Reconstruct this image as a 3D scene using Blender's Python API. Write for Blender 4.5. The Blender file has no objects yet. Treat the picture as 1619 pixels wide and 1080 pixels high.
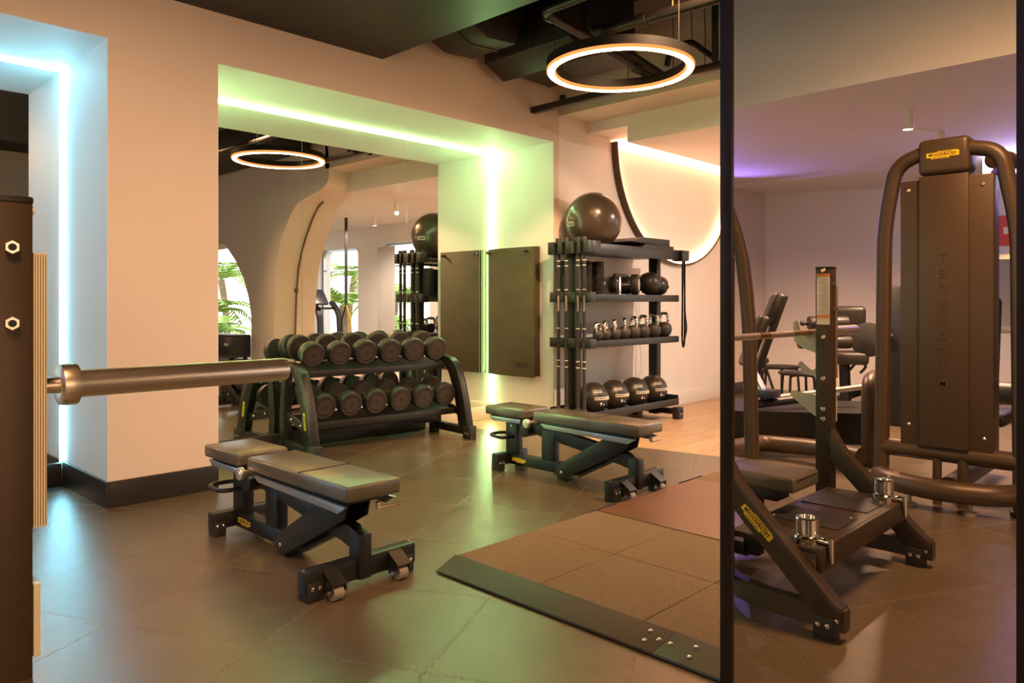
import bpy, bmesh, math, random
from mathutils import Vector, Matrix
random.seed(7)
S = bpy.context.scene
COL = S.collection
PI = math.pi
R = math.radians

# ------------------------------------------------------------------ camera, world, exposure, lights
cam = bpy.data.cameras.new('camera')
cam.sensor_width = 36.0
cam.lens = 1187.5 / 1619 * 36.0
cam.shift_y = -62.0 / 1619
cam.clip_start = 0.02
co = bpy.data.objects.new('camera', cam)
COL.objects.link(co)
co.location = (0, 0, 1.15)
co.rotation_euler = (R(90), 0, R(44.2 - 90))
S.camera = co

S.view_settings.view_transform = 'Standard'
S.view_settings.look = 'None'
S.view_settings.gamma = 1.0
S.view_settings.exposure = 0.55
S.view_settings.use_curve_mapping = False

W = bpy.data.worlds.new('sky')
S.world = W
W.use_nodes = True
bg = W.node_tree.nodes['Background']
bg.inputs[0].default_value = (1.0, 0.97, 0.9, 1)
bg.inputs[1].default_value = 2.3


def area(name, loc, size, power, color, rot=(0, 0, 0), sy=None):
    l = bpy.data.lights.new(name, 'AREA')
    l.shape = 'RECTANGLE'
    l.size = size
    l.size_y = sy or size
    l.energy = power
    l.color = color
    o = bpy.data.objects.new(name, l)
    COL.objects.link(o)
    o.location = loc
    o.rotation_euler = rot
    return o


def spot(name, loc, target, power, color, angle=70, blend=0.6, radius=0.06):
    l = bpy.data.lights.new(name, 'SPOT')
    l.energy = power
    l.color = color
    l.spot_size = R(angle)
    l.spot_blend = blend
    l.shadow_soft_size = radius
    o = bpy.data.objects.new(name, l)
    COL.objects.link(o)
    o.location = loc
    d = Vector(target) - Vector(loc)
    o.rotation_euler = d.to_track_quat('-Z', 'Y').to_euler()
    return o


WARM = (1.0, 0.585, 0.31)
PEACH = (1.0, 0.60, 0.36)
# added warm fill: soft area behind the camera, fixtureless spots under the soffit
area('hall_fill', (0.2, -3.2, 1.5), 3.4, 34, WARM, (R(86), 0, R(-8)), 1.4)  # general warm fill added behind the camera, no lamp there
spot('soffit_fill', (0.0, 1.6, 2.93), (0.7, 4.5, 0.68), 238, WARM, 95, 1.0, 0.30)  # the soffit spots are an added wall wash, no fixtures in the slab
spot('soffit_fill', (1.3, 1.5, 2.93), (1.9, 4.5, 0.68), 285, WARM, 95, 1.0, 0.30)
spot('soffit_fill', (2.9, 1.6, 2.93), (3.7, 4.5, 0.65), 175, WARM, 96, 1.0, 0.30)
spot('aisle_fill', (3.9, 0.4, 3.5), (4.1, 2.3, 0.0), 400, WARM, 84, 1.0, 0.2)  # added spot to warm the aisle floor, no fixture
spot('alcove_fill', (3.9, 1.9, 3.5), (5.1, 4.9, 0.3), 600, WARM, 56, 1.0, 0.08)  # extra warm wash added for the alcove's lower right cheek
spot('machine_spot_and_fill', (-3.35, 1.84, 2.46), (-3.0, 1.8, 0.0), 300, PEACH, 116, 0.9, 0.02)
spot('machine_spot_and_fill', (-4.3, 1.86, 2.46), (-4.8, 2.3, 0.0), 380, PEACH, 130, 0.9, 0.02)
spot('machine_spot_and_fill', (-2.8, 3.6, 2.6), (-3.2, 3.0, 0.0), 260, PEACH, 128, 0.9, 0.02)  # added fill for the machines, this one has no spotlight body
spot('purple_fill', (-5.6, 1.2, 2.12), (-4.1, 1.6, 2.62), 14, (0.36, 0.22, 1.0), 125, 1.0, 0.01)  # both purple spots are added to tint the ceiling, no fixtures
spot('purple_fill', (-5.3, 4.47, 2.16), (-4.3, 2.6, 2.62), 36, (0.36, 0.22, 1.0), 125, 1.0, 0.01)
spot('bench_fill', (-0.4, 0.2, 3.5), (-1.2, 1.0, 0.6), 430, (1.0, 0.52, 0.24), 126, 1.0, 0.40)  # added fill for the mirrored bench and floor, no lamp there
spot('stretch_spotlight', (6.74, 1.80, 2.46), (6.6, 2.9, 0.6), 150, (1.0, 0.77, 0.59), 150, 0.9, 0.02)
spot('stretch_spotlight', (7.70, -0.10, 2.46), (7.4, -0.4, 0.0), 160, (1.0, 0.78, 0.62), 150, 0.9, 0.02)

# ------------------------------------------------------------------ materials
MATS = {}


def mat(name, col, rough=0.5, metal=0.0, bump=0.0, bscale=200.0, var=0.0, vscale=6.0, spec=0.5,
        rvar=0.0, coat=0.0):
    m = bpy.data.materials.new(name)
    m.use_nodes = True
    nt = m.node_tree
    b = nt.nodes['Principled BSDF']
    b.inputs['Base Color'].default_value = (*col, 1)
    b.inputs['Roughness'].default_value = rough
    b.inputs['Metallic'].default_value = metal
    b.inputs['Specular IOR Level'].default_value = spec
    b.inputs['Coat Weight'].default_value = coat
    tc = nt.nodes.new('ShaderNodeTexCoord')
    if var > 0 or rvar > 0:
        n = nt.nodes.new('ShaderNodeTexNoise')
        n.inputs['Scale'].default_value = vscale
        n.inputs['Detail'].default_value = 6
        nt.links.new(tc.outputs['Object'], n.inputs['Vector'])
        if var > 0:
            r = nt.nodes.new('ShaderNodeValToRGB')
            r.color_ramp.elements[0].position = 0.3
            r.color_ramp.elements[1].position = 0.7
            r.color_ramp.elements[0].color = (*[c * (1 - var) for c in col], 1)
            r.color_ramp.elements[1].color = (*[min(1, c * (1 + var)) for c in col], 1)
            nt.links.new(n.outputs['Fac'], r.inputs['Fac'])
            nt.links.new(r.outputs['Color'], b.inputs['Base Color'])
        if rvar > 0:
            mr = nt.nodes.new('ShaderNodeMapRange')
            mr.inputs['To Min'].default_value = rough - rvar
            mr.inputs['To Max'].default_value = rough + rvar
            nt.links.new(n.outputs['Fac'], mr.inputs['Value'])
            nt.links.new(mr.outputs['Result'], b.inputs['Roughness'])
    if bump > 0:
        n2 = nt.nodes.new('ShaderNodeTexNoise')
        n2.inputs['Scale'].default_value = bscale
        n2.inputs['Detail'].default_value = 3
        nt.links.new(tc.outputs['Object'], n2.inputs['Vector'])
        bp = nt.nodes.new('ShaderNodeBump')
        bp.inputs['Strength'].default_value = bump
        bp.inputs['Distance'].default_value = 0.002
        nt.links.new(n2.outputs['Fac'], bp.inputs['Height'])
        nt.links.new(bp.outputs['Normal'], b.inputs['Normal'])
    MATS[name] = m
    return m


def emit(name, col, strength):
    m = bpy.data.materials.new(name)
    m.use_nodes = True
    nt = m.node_tree
    nt.nodes.remove(nt.nodes['Principled BSDF'])
    e = nt.nodes.new('ShaderNodeEmission')
    e.inputs[0].default_value = (*col, 1)
    e.inputs[1].default_value = strength
    nt.links.new(e.outputs[0], nt.nodes['Material Output'].inputs[0])
    MATS[name] = m
    return m


wall_m = mat('wall_paint', (0.72, 0.63, 0.56), 0.75, bump=0.06, bscale=90, var=0.025, vscale=1.3)
wall_w = mat('wall_paint_white', (0.80, 0.76, 0.73), 0.7, bump=0.05, bscale=90, var=0.02, vscale=1.3)
alc_m = mat('alcove_paint', (0.80, 0.80, 0.79), 0.6, bump=0.04, bscale=90, var=0.015, vscale=2)
base_k = mat('baseboard_black', (0.018, 0.015, 0.013), 0.4, bump=0.05, bscale=60)
base_w = mat('baseboard_white', (0.80, 0.75, 0.70), 0.45)
ceil_k = mat('ceiling_black', (0.018, 0.016, 0.014), 0.6, var=0.2, vscale=3)
soff_k = mat('soffit_black', (0.013, 0.012, 0.007), 0.42, rvar=0.06, vscale=2, bump=0.03, bscale=8, spec=0.3)
rub_e = mat('rubber_seam', (0.19, 0.14, 0.09), 0.7)
rub_m = mat('rubber_floor', (0.125, 0.092, 0.056), 0.25, bump=0.30, bscale=420, var=0.16, vscale=2.2, rvar=0.05, spec=0.9)
sub_m = mat('subfloor', (0.03, 0.028, 0.025), 0.8)
crumb = mat('rubber_crumb', (0.185, 0.110, 0.055), 0.75, bump=0.7, bscale=260, var=0.35, vscale=170)
board_m = mat('platform_board', (0.155, 0.072, 0.038), 0.40, var=0.12, vscale=3, rvar=0.06)
ramp_m = mat('ramp_steel', (0.045, 0.036, 0.032), 0.5, 0.3, var=0.15, vscale=5, rvar=0.06)
blk = mat('black_powder_coat', (0.011, 0.010, 0.009), 0.40, bump=0.12, bscale=700)
blk2 = mat('black_satin', (0.013, 0.012, 0.010), 0.38)
ring_k = mat('ring_housing', (0.006, 0.005, 0.004), 0.6, spec=0.2)
brn2 = mat('dark_bronze_coat', (0.050, 0.033, 0.020), 0.40, 0.2, bump=0.22, bscale=420)
brn = mat('bronze_powder_coat', (0.080, 0.050, 0.028), 0.40, 0.2, bump=0.15, bscale=600)
vin = mat('black_vinyl', (0.105, 0.088, 0.058), 0.26, bump=0.22, bscale=330, var=0.08, vscale=12, spec=0.9)
vin2 = mat('machine_vinyl', (0.022, 0.019, 0.016), 0.42, bump=0.15, bscale=330)
rubk = mat('black_rubber', (0.020, 0.018, 0.017), 0.55, bump=0.15, bscale=300)
ureth = mat('black_urethane', (0.020, 0.018, 0.016), 0.46, bump=0.06, bscale=200)
ureface = mat('urethane_face', (0.038, 0.029, 0.025), 0.50, var=0.08, vscale=20)
dark_txt = mat('moulded_digits', (0.008, 0.007, 0.007), 0.45)
chrome = mat('chrome', (0.83, 0.80, 0.76), 0.10, 1.0)
steel = mat('brushed_steel', (0.92, 0.82, 0.70), 0.36, 1.0, bump=0.08, bscale=60, rvar=0.04, vscale=30)
alu = mat('anodised_strip', (0.46, 0.52, 0.60), 0.30, 0.85)
bolt_m = mat('zinc_bolt', (0.66, 0.62, 0.56), 0.25, 1.0)
yel = mat('logo_yellow', (0.95, 0.62, 0.02), 0.45)
blktxt = mat('logo_black', (0.01, 0.01, 0.01), 0.5)
whtxt = mat('print_white', (0.85, 0.80, 0.72), 0.6)
greytxt = mat('print_grey', (0.42, 0.38, 0.34), 0.6)
nylon = mat('nylon_liner', (0.70, 0.68, 0.50), 0.45)
paper = mat('sticker_paper', (0.86, 0.80, 0.70), 0.55)
orange = mat('sticker_orange', (0.85, 0.28, 0.05), 0.5)
mat_m = mat('exercise_mat', (0.066, 0.056, 0.026), 0.62, bump=0.2, bscale=150, var=0.16, vscale=5)
mat_e = mat('exercise_mat_edge', (0.060, 0.075, 0.052), 0.6)
ballm = mat('gym_ball_vinyl', (0.060, 0.045, 0.034), 0.24, bump=0.05, bscale=500)
leath = mat('medicine_ball_skin', (0.026, 0.022, 0.019), 0.34, bump=0.15, bscale=260)
kett = mat('kettlebell_body', (0.034, 0.028, 0.025), 0.5, bump=0.15, bscale=500)
whl = mat('caster_grey', (0.30, 0.25, 0.21), 0.5)
duct = mat('duct_black', (0.018, 0.014, 0.011), 0.5, var=0.2, vscale=4)
pipe_m = mat('pipe_black', (0.026, 0.021, 0.017), 0.42, 0.3)
brass = mat('brass', (0.75, 0.5, 0.2), 0.25, 1.0)
leaf_m = mat('palm_leaf', (0.24, 0.42, 0.06), 0.45, var=0.3, vscale=3)
bark_m = mat('palm_bark', (0.30, 0.22, 0.15), 0.9, bump=0.6, bscale=30, var=0.2, vscale=9)
soil_m = mat('garden_soil', (0.35, 0.27, 0.18), 0.95, var=0.25, vscale=2)
red_m = mat('poster_red', (0.7, 0.06, 0.03), 0.5)
curt_m = mat('curtain', (0.75, 0.70, 0.66), 0.8)
navy = mat('console_plastic', (0.025, 0.025, 0.04), 0.35)
cond_m = mat('conduit_brown', (0.16, 0.09, 0.05), 0.5)
flow_m = mat('flower_red', (0.55, 0.05, 0.02), 0.6)

mirror_m = bpy.data.materials.new('mirror_silver')
mirror_m.use_nodes = True
_b = mirror_m.node_tree.nodes['Principled BSDF']
_b.inputs['Base Color'].default_value = (0.90, 0.90, 0.88, 1)
_b.inputs['Metallic'].default_value = 1.0
_b.inputs['Roughness'].default_value = 0.0
glass_edge = mat('mirror_edge', (0.35, 0.45, 0.36), 0.15)


def wood_mat():
    m = bpy.data.materials.new('oak_plank')
    m.use_nodes = True
    nt = m.node_tree
    b = nt.nodes['Principled BSDF']
    b.inputs['Roughness'].default_value = 0.36
    tc = nt.nodes.new('ShaderNodeTexCoord')
    oi = nt.nodes.new('ShaderNodeObjectInfo')
    mp = nt.nodes.new('ShaderNodeMapping')
    mp.inputs['Scale'].default_value = (1.3, 16, 1)
    ad = nt.nodes.new('ShaderNodeVectorMath')
    ad.operation = 'ADD'
    sc = nt.nodes.new('ShaderNodeVectorMath')
    sc.operation = 'SCALE'
    sc.inputs['Scale'].default_value = 40
    cb = nt.nodes.new('ShaderNodeCombineXYZ')
    nt.links.new(oi.outputs['Random'], cb.inputs[0])
    nt.links.new(oi.outputs['Random'], cb.inputs[1])
    nt.links.new(cb.outputs[0], sc.inputs[0])
    nt.links.new(tc.outputs['Object'], ad.inputs[0])
    nt.links.new(sc.outputs[0], ad.inputs[1])
    nt.links.new(ad.outputs[0], mp.inputs['Vector'])
    n = nt.nodes.new('ShaderNodeTexNoise')
    n.inputs['Scale'].default_value = 2.5
    n.inputs['Detail'].default_value = 8
    n.inputs['Distortion'].default_value = 0.8
    nt.links.new(mp.outputs[0], n.inputs['Vector'])
    r = nt.nodes.new('ShaderNodeValToRGB')
    r.color_ramp.elements[0].position = 0.30
    r.color_ramp.elements[0].color = (0.46, 0.28, 0.15, 1)
    r.color_ramp.elements[1].position = 0.72
    r.color_ramp.elements[1].color = (0.66, 0.44, 0.25, 1)
    nt.links.new(n.outputs['Fac'], r.inputs['Fac'])
    mx = nt.nodes.new('ShaderNodeMixRGB')
    mx.blend_type = 'MULTIPLY'
    mx.inputs[0].default_value = 0.16
    nt.links.new(r.outputs[0], mx.inputs[1])
    nt.links.new(oi.outputs['Random'], mx.inputs[2])
    nt.links.new(mx.outputs[0], b.inputs['Base Color'])
    return m


wood_m = wood_mat()
led_blue = emit('led_blue', (0.26, 0.78, 1.0), 30)
led_green = emit('led_green', (0.55, 1.0, 0.38), 45)
led_ring = emit('led_ring', (1.0, 0.50, 0.17), 38)
led_ring_halo = emit('led_ring_halo', (1.0, 0.26, 0.06), 1.2)  # dim orange emission, paints the soft halo around the ring lamp
led_moon = emit('led_moon', (1.0, 0.42, 0.22), 30)
led_purple = emit('led_purple', (0.72, 0.62, 1.0), 6)
led_white = emit('led_white', (1.0, 0.86, 0.74), 12)


# ------------------------------------------------------------------ mesh helpers
def box(bm, c, s, rot=None, bev=0.0, seg=2):
    M = Matrix.Translation(c)
    if rot is not None:
        M = M @ rot
    M = M @ Matrix.Diagonal((s[0], s[1], s[2], 1))
    v = bmesh.ops.create_cube(bm, size=1, matrix=M)['verts']
    if bev > 0:
        es = list({e for x in v for e in x.link_edges})
        bmesh.ops.bevel(bm, geom=es, offset=min(bev, min(s) * 0.45), segments=seg, affect='EDGES', profile=0.5)


def bx(bm, x0, x1, y0, y1, z0, z1, bev=0.0, seg=2):
    box(bm, ((x0 + x1) / 2, (y0 + y1) / 2, (z0 + z1) / 2), (abs(x1 - x0), abs(y1 - y0), abs(z1 - z0)), None, bev, seg)


def frame_to(d, up=None):
    d = Vector(d).normalized()
    up = Vector(up) if up is not None else (Vector((0, 0, 1)) if abs(d.z) < 0.95 else Vector((0, 1, 0)))
    x = up.cross(d)
    x.normalize()
    y = d.cross(x)
    return Matrix((x, y, d)).transposed()


def cyl(bm, p0, p1, r, r2=None, n=20, bev=0.0):
    p0 = Vector(p0)
    p1 = Vector(p1)
    d = p1 - p0
    M = Matrix.Translation((p0 + p1) / 2) @ frame_to(d).to_4x4()
    v = bmesh.ops.create_cone(bm, cap_ends=True, cap_tris=False, segments=n, radius1=r,
                              radius2=r if r2 is None else r2, depth=d.length, matrix=M)['verts']
    if bev > 0:
        es = [e for e in {e for x in v for e in x.link_edges} if any(len(f.verts) > 4 for f in e.link_faces)]
        bmesh.ops.bevel(bm, geom=es, offset=bev, segments=2, affect='EDGES', profile=0.5)


def sphere(bm, c, r, n=24, sc=(1, 1, 1)):
    bmesh.ops.create_uvsphere(bm, u_segments=n, v_segments=max(8, n // 2), radius=r,
                              matrix=Matrix.Translation(c) @ Matrix.Diagonal((*sc, 1)))


def lathe(bm, prof, n=28, M=None):
    M = M or Matrix.Identity(4)
    rings = []
    for r, z in prof:
        if r < 1e-6:
            rings.append([bm.verts.new(M @ Vector((0, 0, z)))])
        else:
            rings.append([bm.verts.new(M @ Vector((r * math.cos(2 * PI * i / n), r * math.sin(2 * PI * i / n), z)))
                          for i in range(n)])
    for a, b in zip(rings, rings[1:]):
        for i in range(n):
            j = (i + 1) % n
            if len(a) == 1 and len(b) == 1:
                continue
            if len(a) == 1:
                bm.faces.new((a[0], b[j], b[i]))
            elif len(b) == 1:
                bm.faces.new((a[i], a[j], b[0]))
            else:
                bm.faces.new((a[i], a[j], b[j], b[i]))


def fillet(pts, rad, seg=6):
    pts = [Vector(p) for p in pts]
    out = [pts[0]]
    for a, b, c in zip(pts, pts[1:], pts[2:]):
        d0 = (a - b)
        d1 = (c - b)
        t = min(rad, d0.length * 0.49, d1.length * 0.49)
        p0 = b + d0.normalized() * t
        p1 = b + d1.normalized() * t
        for i in range(seg + 1):
            u = i / seg
            out.append((1 - u) ** 2 * p0 + 2 * u * (1 - u) * b + u * u * p1)
    out.append(pts[-1])
    return out


def sweep(bm, path, prof, closed=False, up=None):
    """sweep a closed 2D profile along a path"""
    path = [Vector(p) for p in path]
    n = len(path)
    rings = []
    X = None
    for i, p in enumerate(path):
        if closed:
            d = path[(i + 1) % n] - path[i - 1]
        else:
            d = path[min(i + 1, n - 1)] - path[max(i - 1, 0)]
        d.normalize()
        if up is not None:
            F = frame_to(d, up)
            x, y = F.col[0], F.col[1]
        else:
            if X is None:
                F = frame_to(d)
                X = F.col[0].copy()
            x = X - d * X.dot(d)
            x.normalize()
            X = x
            y = d.cross(x)
        k = 1.0
        if 0 < i < n - 1 and not closed:
            a = (path[i] - path[i - 1]).normalized()
            b = (path[i + 1] - path[i]).normalized()
            k = 1.0 / max(0.5, math.cos(a.angle(b) / 2))
            sd = (b - a)
            if sd.length > 1e-5:
                sd.normalize()
                ring = []
                for q in prof:
                    v = x * q[0] + y * q[1]
                    v = v + sd * v.dot(sd) * (k - 1)
                    ring.append(bm.verts.new(p + v))
                rings.append(ring)
                continue
        rings.append([bm.verts.new(p + x * q[0] + y * q[1]) for q in prof])
    m = len(prof)
    pairs = list(zip(rings, rings[1:]))
    if closed:
        pairs.append((rings[-1], rings[0]))
    for a, b in pairs:
        for i in range(m):
            j = (i + 1) % m
            bm.faces.new((a[i], a[j], b[j], b[i]))
    if not closed:
        bm.faces.new(list(reversed(rings[0])))
        bm.faces.new(rings[-1])


def circ(r, n=12):
    return [(r * math.cos(2 * PI * i / n), r * math.sin(2 * PI * i / n)) for i in range(n)]


def rect(w, h, c=0.004):
    w /= 2
    h /= 2
    return [(-w + c, -h), (w - c, -h), (w, -h + c), (w, h - c), (w - c, h), (-w + c, h), (-w, h - c), (-w, -h + c)]


def tube(bm, pts, r, n=12, rad=0.0, closed=False, seg=6):
    sweep(bm, fillet(pts, rad, seg) if rad else pts, circ(r, n), closed)


def rtube(bm, pts, w, h, rad=0.0, up=None, c=0.004):
    sweep(bm, fillet(pts, rad) if rad else pts, rect(w, h, c), False, up)


def prism(bm, poly, axis, a0, a1, bev=0.0):
    """extrude a polygon; axis 'x': poly=(y,z), 'y': poly=(x,z), 'z': poly=(x,y)"""
    def P(p, a):
        return {'x': (a, p[0], p[1]), 'y': (p[0], a, p[1]), 'z': (p[0], p[1], a)}[axis]
    v0 = [bm.verts.new(P(p, a0)) for p in poly]
    v1 = [bm.verts.new(P(p, a1)) for p in poly]
    fs = [bm.faces.new(v0), bm.faces.new(list(reversed(v1)))]
    n = len(poly)
    for i in range(n):
        j = (i + 1) % n
        fs.append(bm.faces.new((v0[i], v1[i], v1[j], v0[j])))
    bmesh.ops.recalc_face_normals(bm, faces=fs)
    if bev > 0:
        es = list({e for f in fs for e in f.edges if len(e.link_faces) == 2 and e.calc_face_angle(0) > 0.6})
        bmesh.ops.bevel(bm, geom=es, offset=bev, segments=2, affect='EDGES', profile=0.5)


WORLD = {}


def mesh_of(name, bm, sharp=0.62):
    bmesh.ops.recalc_face_normals(bm, faces=bm.faces)
    for f in bm.faces:
        f.smooth = True
    for e in bm.edges:
        if len(e.link_faces) == 2:
            e.smooth = e.calc_face_angle(0) < sharp
    me = bpy.data.meshes.new(name)
    bm.to_mesh(me)
    bm.free()
    return me


def obj(name, bm, m, parent=None, loc=None, sharp=0.62):
    if parent is not None and parent.name in WORLD:
        bmesh.ops.translate(bm, verts=bm.verts, vec=-WORLD[parent.name])
    me = mesh_of(name, bm, sharp)
    for mm in (m if isinstance(m, (list, tuple)) else [m]):
        me.materials.append(mm)
    o = bpy.data.objects.new(name, me)
    COL.objects.link(o)
    if parent is not None:
        o.parent = parent
    if loc is not None:
        o.location = loc
    if parent is not None and parent.name in WORLD:
        WORLD[o.name] = WORLD[parent.name]
    return o


def thing(name, label, cat, loc=(0, 0, 0), rotz=0.0, group=None, world=False):
    o = bpy.data.objects.new(name, None)
    o.empty_display_size = 0.1
    COL.objects.link(o)
    o.location = loc
    o.rotation_euler = (0, 0, rotz)
    o['label'] = label
    o['category'] = cat
    if group:
        o['group'] = group
    if world:
        WORLD[o.name] = Vector(loc)
    return o


def tag(o, label, cat, group=None):
    o['label'] = label
    o['category'] = cat
    if group:
        o['group'] = group
    return o


def struct(name, bm, m, parent=None):
    o = obj(name, bm, m, parent)
    if parent is None:
        o['kind'] = 'structure'
    return o


def NB():
    return bmesh.new()


def kids(o):
    return [c for c in COL.objects if c.parent == o]


def dup(root, loc, rotz=None, label=None, group=None):
    r = root.copy()
    COL.objects.link(r)
    r.location = loc
    if rotz is not None:
        r.rotation_euler = (0, 0, rotz)
    if label:
        r['label'] = label
    if group:
        r['group'] = group
    for ch in root.children:
        c = ch.copy()
        COL.objects.link(c)
        c.parent = r
        for g in ch.children:
            d = g.copy()
            COL.objects.link(d)
            d.parent = c
    return r


def text_mesh(body, size, extrude=0.0006, bold=0.0, spacing=1.0):
    cu = bpy.data.curves.new('lettering', 'FONT')
    cu.body = body
    cu.size = size
    cu.extrude = extrude
    cu.offset = bold
    cu.space_character = spacing
    cu.align_x = 'CENTER'
    cu.align_y = 'CENTER'
    cu.resolution_u = 2
    o = bpy.data.objects.new('lettering_tmp', cu)
    COL.objects.link(o)
    me = bpy.data.meshes.new_from_object(o)
    bpy.data.objects.remove(o)
    bpy.data.curves.remove(cu)
    return me


def put_text(name, body, size, m, parent, M, extrude=0.0006, bold=0.0, spacing=1.0, sx=1.0):
    me = text_mesh(body, size, extrude, bold, spacing)
    if sx != 1.0:
        me.transform(Matrix.Diagonal((sx, 1, 1, 1)))
    if parent is not None and parent.name in WORLD:
        M = Matrix.Translation(-WORLD[parent.name]) @ M
    me.transform(M)
    me.materials.clear()
    me.materials.append(m)
    o = bpy.data.objects.new(name, me)
    COL.objects.link(o)
    o.parent = parent
    return o


def basis(o, x, y):
    """4x4 with given origin, local x (reading direction) and y (up) axes"""
    x = Vector(x).normalized()
    y = Vector(y)
    y = (y - x * y.dot(x)).normalized()
    z = x.cross(y)
    M = Matrix((x, y, z)).transposed().to_4x4()
    M.translation = Vector(o)
    return M


def logo(parent, M, L, m_plate=None, m_txt=None, plate=True):
    """yellow stepped nameplate with the maker's word on it; L = length; centred on M, facing +z"""
    h = L * 0.22
    pts = [(-.5, .36), (-.40, .5), (.16, .5), (.16, .36), (.5, .30), (.5, -.40), (.36, -.40), (.36, -.62), (-.20, -.62),
           (-.20, -.40), (-.5, -.40)]
    bm = NB()
    vs0 = [bm.verts.new(M @ Vector((p[0] * L, p[1] * h, 0))) for p in pts]
    vs1 = [bm.verts.new(M @ Vector((p[0] * L, p[1] * h, 0.0018))) for p in pts]
    bm.faces.new(vs1)
    for i in range(len(pts)):
        j = (i + 1) % len(pts)
        bm.faces.new((vs0[i], vs0[j], vs1[j], vs1[i]))
    p = obj('logo_plate', bm, m_plate or yel, parent)
    put_text('lettering', 'TECHNOGYM', L * 0.135, m_txt or blktxt, p,
             M @ Matrix.Translation((0, -h * 0.04, 0.0022)), 0.0004, L * 0.004, 1.0, 1.02)
    b2 = NB()
    for (a0, a1, yy) in ((-.30, .14, .34), (-.14, .32, -.46)):
        t = Matrix.Translation((L * (a0 + a1) / 2, h * yy, 0.0022))
        bmesh.ops.create_cube(b2, size=1, matrix=M @ t @ Matrix.Diagonal((L * (a1 - a0), h * 0.09, 0.0008, 1)))
    obj('rule_line', b2, m_txt or blktxt, p)
    return p


def bolts(parent, pts, d, r=0.008, h=0.006, m=None, name='bolt'):
    d = Vector(d).normalized()
    for p in pts:
        bm = NB()
        p = Vector(p)
        M = Matrix.Translation(p) @ frame_to(d).to_4x4()
        lathe(bm, [(0, h), (r * 0.55, h), (r, h * 0.45), (r, 0)], 10, M)
        obj(name, bm, m or bolt_m, parent)


# ------------------------------------------------------------------ setting
YW, YM = 4.54, 5.36          # plane of the long wall, plane of the alcove mirrors
MX = 1.45                    # plane of the framed mirror
ZT = 3.7

# long wall with its two alcoves
bm = NB()
bx(bm, -9.5, -1.1, YW, YM + .25, 0, ZT)
bx(bm, -1.1, 1.435, YW, YM + .25, 2.63, ZT)
bx(bm, 1.435, 2.06, YW, YM + .25, 0, ZT)
bx(bm, 2.06, 5.22, YW, YM + .25, 2.63, ZT)
bx(bm, -1.1, 1.435, YM + .012, YM + .25, 0, 2.63)
bx(bm, 2.06, 5.22, YM + .012, YM + .25, 0, 2.63)
bx(bm, 5.22, 5.29, YW, YM + .25, 0, ZT)
struct('wall_left', bm, wall_m)
bm = NB()
bx(bm, 5.29, 8.9, YW, YM + .25, 0, ZT)
struct('wall_stretch', bm, wall_w)
# painted linings of the alcoves (thin boards on soffit and cheeks)
t = .004
bm = NB()
bx(bm, -1.1 + t, 1.435 - t, YW + .001, YM, 2.63 - t, 2.63)
bx(bm, 1.435 - t, 1.435, YW + .001, YM, 0, 2.63)
bx(bm, -1.1, -1.1 + t, YW + .001, YM, 0, 2.63)
struct('trim_1', bm, alc_m)
bm = NB()
bx(bm, 2.06 + t, 5.22 - t, YW + .001, YM, 2.63 - t, 2.63)
bx(bm, 5.22 - t, 5.22, YW + .001, YM, 0, 2.63)
bx(bm, 2.06, 2.06 + t, YW + .001, YM, 0, 2.63)
struct('trim_2', bm, alc_m)
# baseboards
bm = NB()
bx(bm, 1.435, 2.06, YW - .014, YW, 0, .147, .002)
bx(bm, 1.418, 1.4345, YW - .014, YM - .018, 0, .147, .002)
bx(bm, -1.1, 1.4175, YM - .018, YM - .002, 0, .135, .002)
bx(bm, 2.06 + t, 4.36, YM - .018, YM - .002, 0, .13, .002)
bx(bm, -7.0, -1.1, YW - .014, YW, 0, .147, .002)
struct('baseboard_left', bm, base_k)
bm = NB()
bx(bm, 5.2445, 8.6, YW - .014, YW, 0, .155, .002)
bx(bm, 5.20, 5.2155, YW - .014, YM - .002, 0, .15, .002)
bx(bm, 4.36, 5.1995, YM - .018, YM - .002, 0, .13, .002)
struct('baseboard_stretch', bm, base_w)

# other walls
bm = NB()
bx(bm, -11, 6.2, -4.45, -4.2, 0, ZT)
bx(bm, 8.3, 8.9, -4.45, -4.2, 0, ZT)
bx(bm, 6.2, 8.3, -4.45, -4.2, 0, .25)
bx(bm, 6.2, 8.3, -4.45, -4.2, 2.35, ZT)
struct('wall_back', bm, wall_m)
# slanted end wall behind the machines
d = Vector((-.358, -.934, 0))
p = Vector((-6.6, 4.54, 0))
q = p + d * 9.4
bm = NB()
nn = Vector((-.934, .358, 0)) * .2
prism(bm, [tuple(p.xy), tuple(q.xy), tuple((q + nn).xy), tuple((p + nn).xy)], 'z', 0, ZT)
struct('wall_end', bm, wall_w)
bm = NB()
n2 = Vector((.934, -.358, 0)) * .014
prism(bm, [tuple(p.xy), tuple(q.xy), tuple((q + n2).xy), tuple((p + n2).xy)], 'z', 0, .14)
struct('baseboard_end', bm, base_w)

# arch wall X 5.29..5.85 : pier with window, leaning jamb
AJ = [(.86, 0), (.86, .66), (.894, 1.67), (1.10, 2.105), (1.445, 2.489), (1.71, 2.549), (2.26, 2.644), (2.30, 2.876)]
AB = [(1.0, 0), (1.0, .64), (1.084, 1.56), (1.31, 2.035), (1.635, 2.484), (1.80, 2.56), (2.10, 2.65), (2.14, 2.876)]
WN = [(.18, .30), (.18, .95), (.10, 1.22), (-.06, 1.51), (-.33, 1.79), (-.68, 2.05), (-1.05, 2.09), (-2.80, 2.05),
      (-3.15, 1.79), (-3.42, 1.51), (-3.58, 1.22), (-3.66, .95), (-3.66, .30)]


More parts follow.
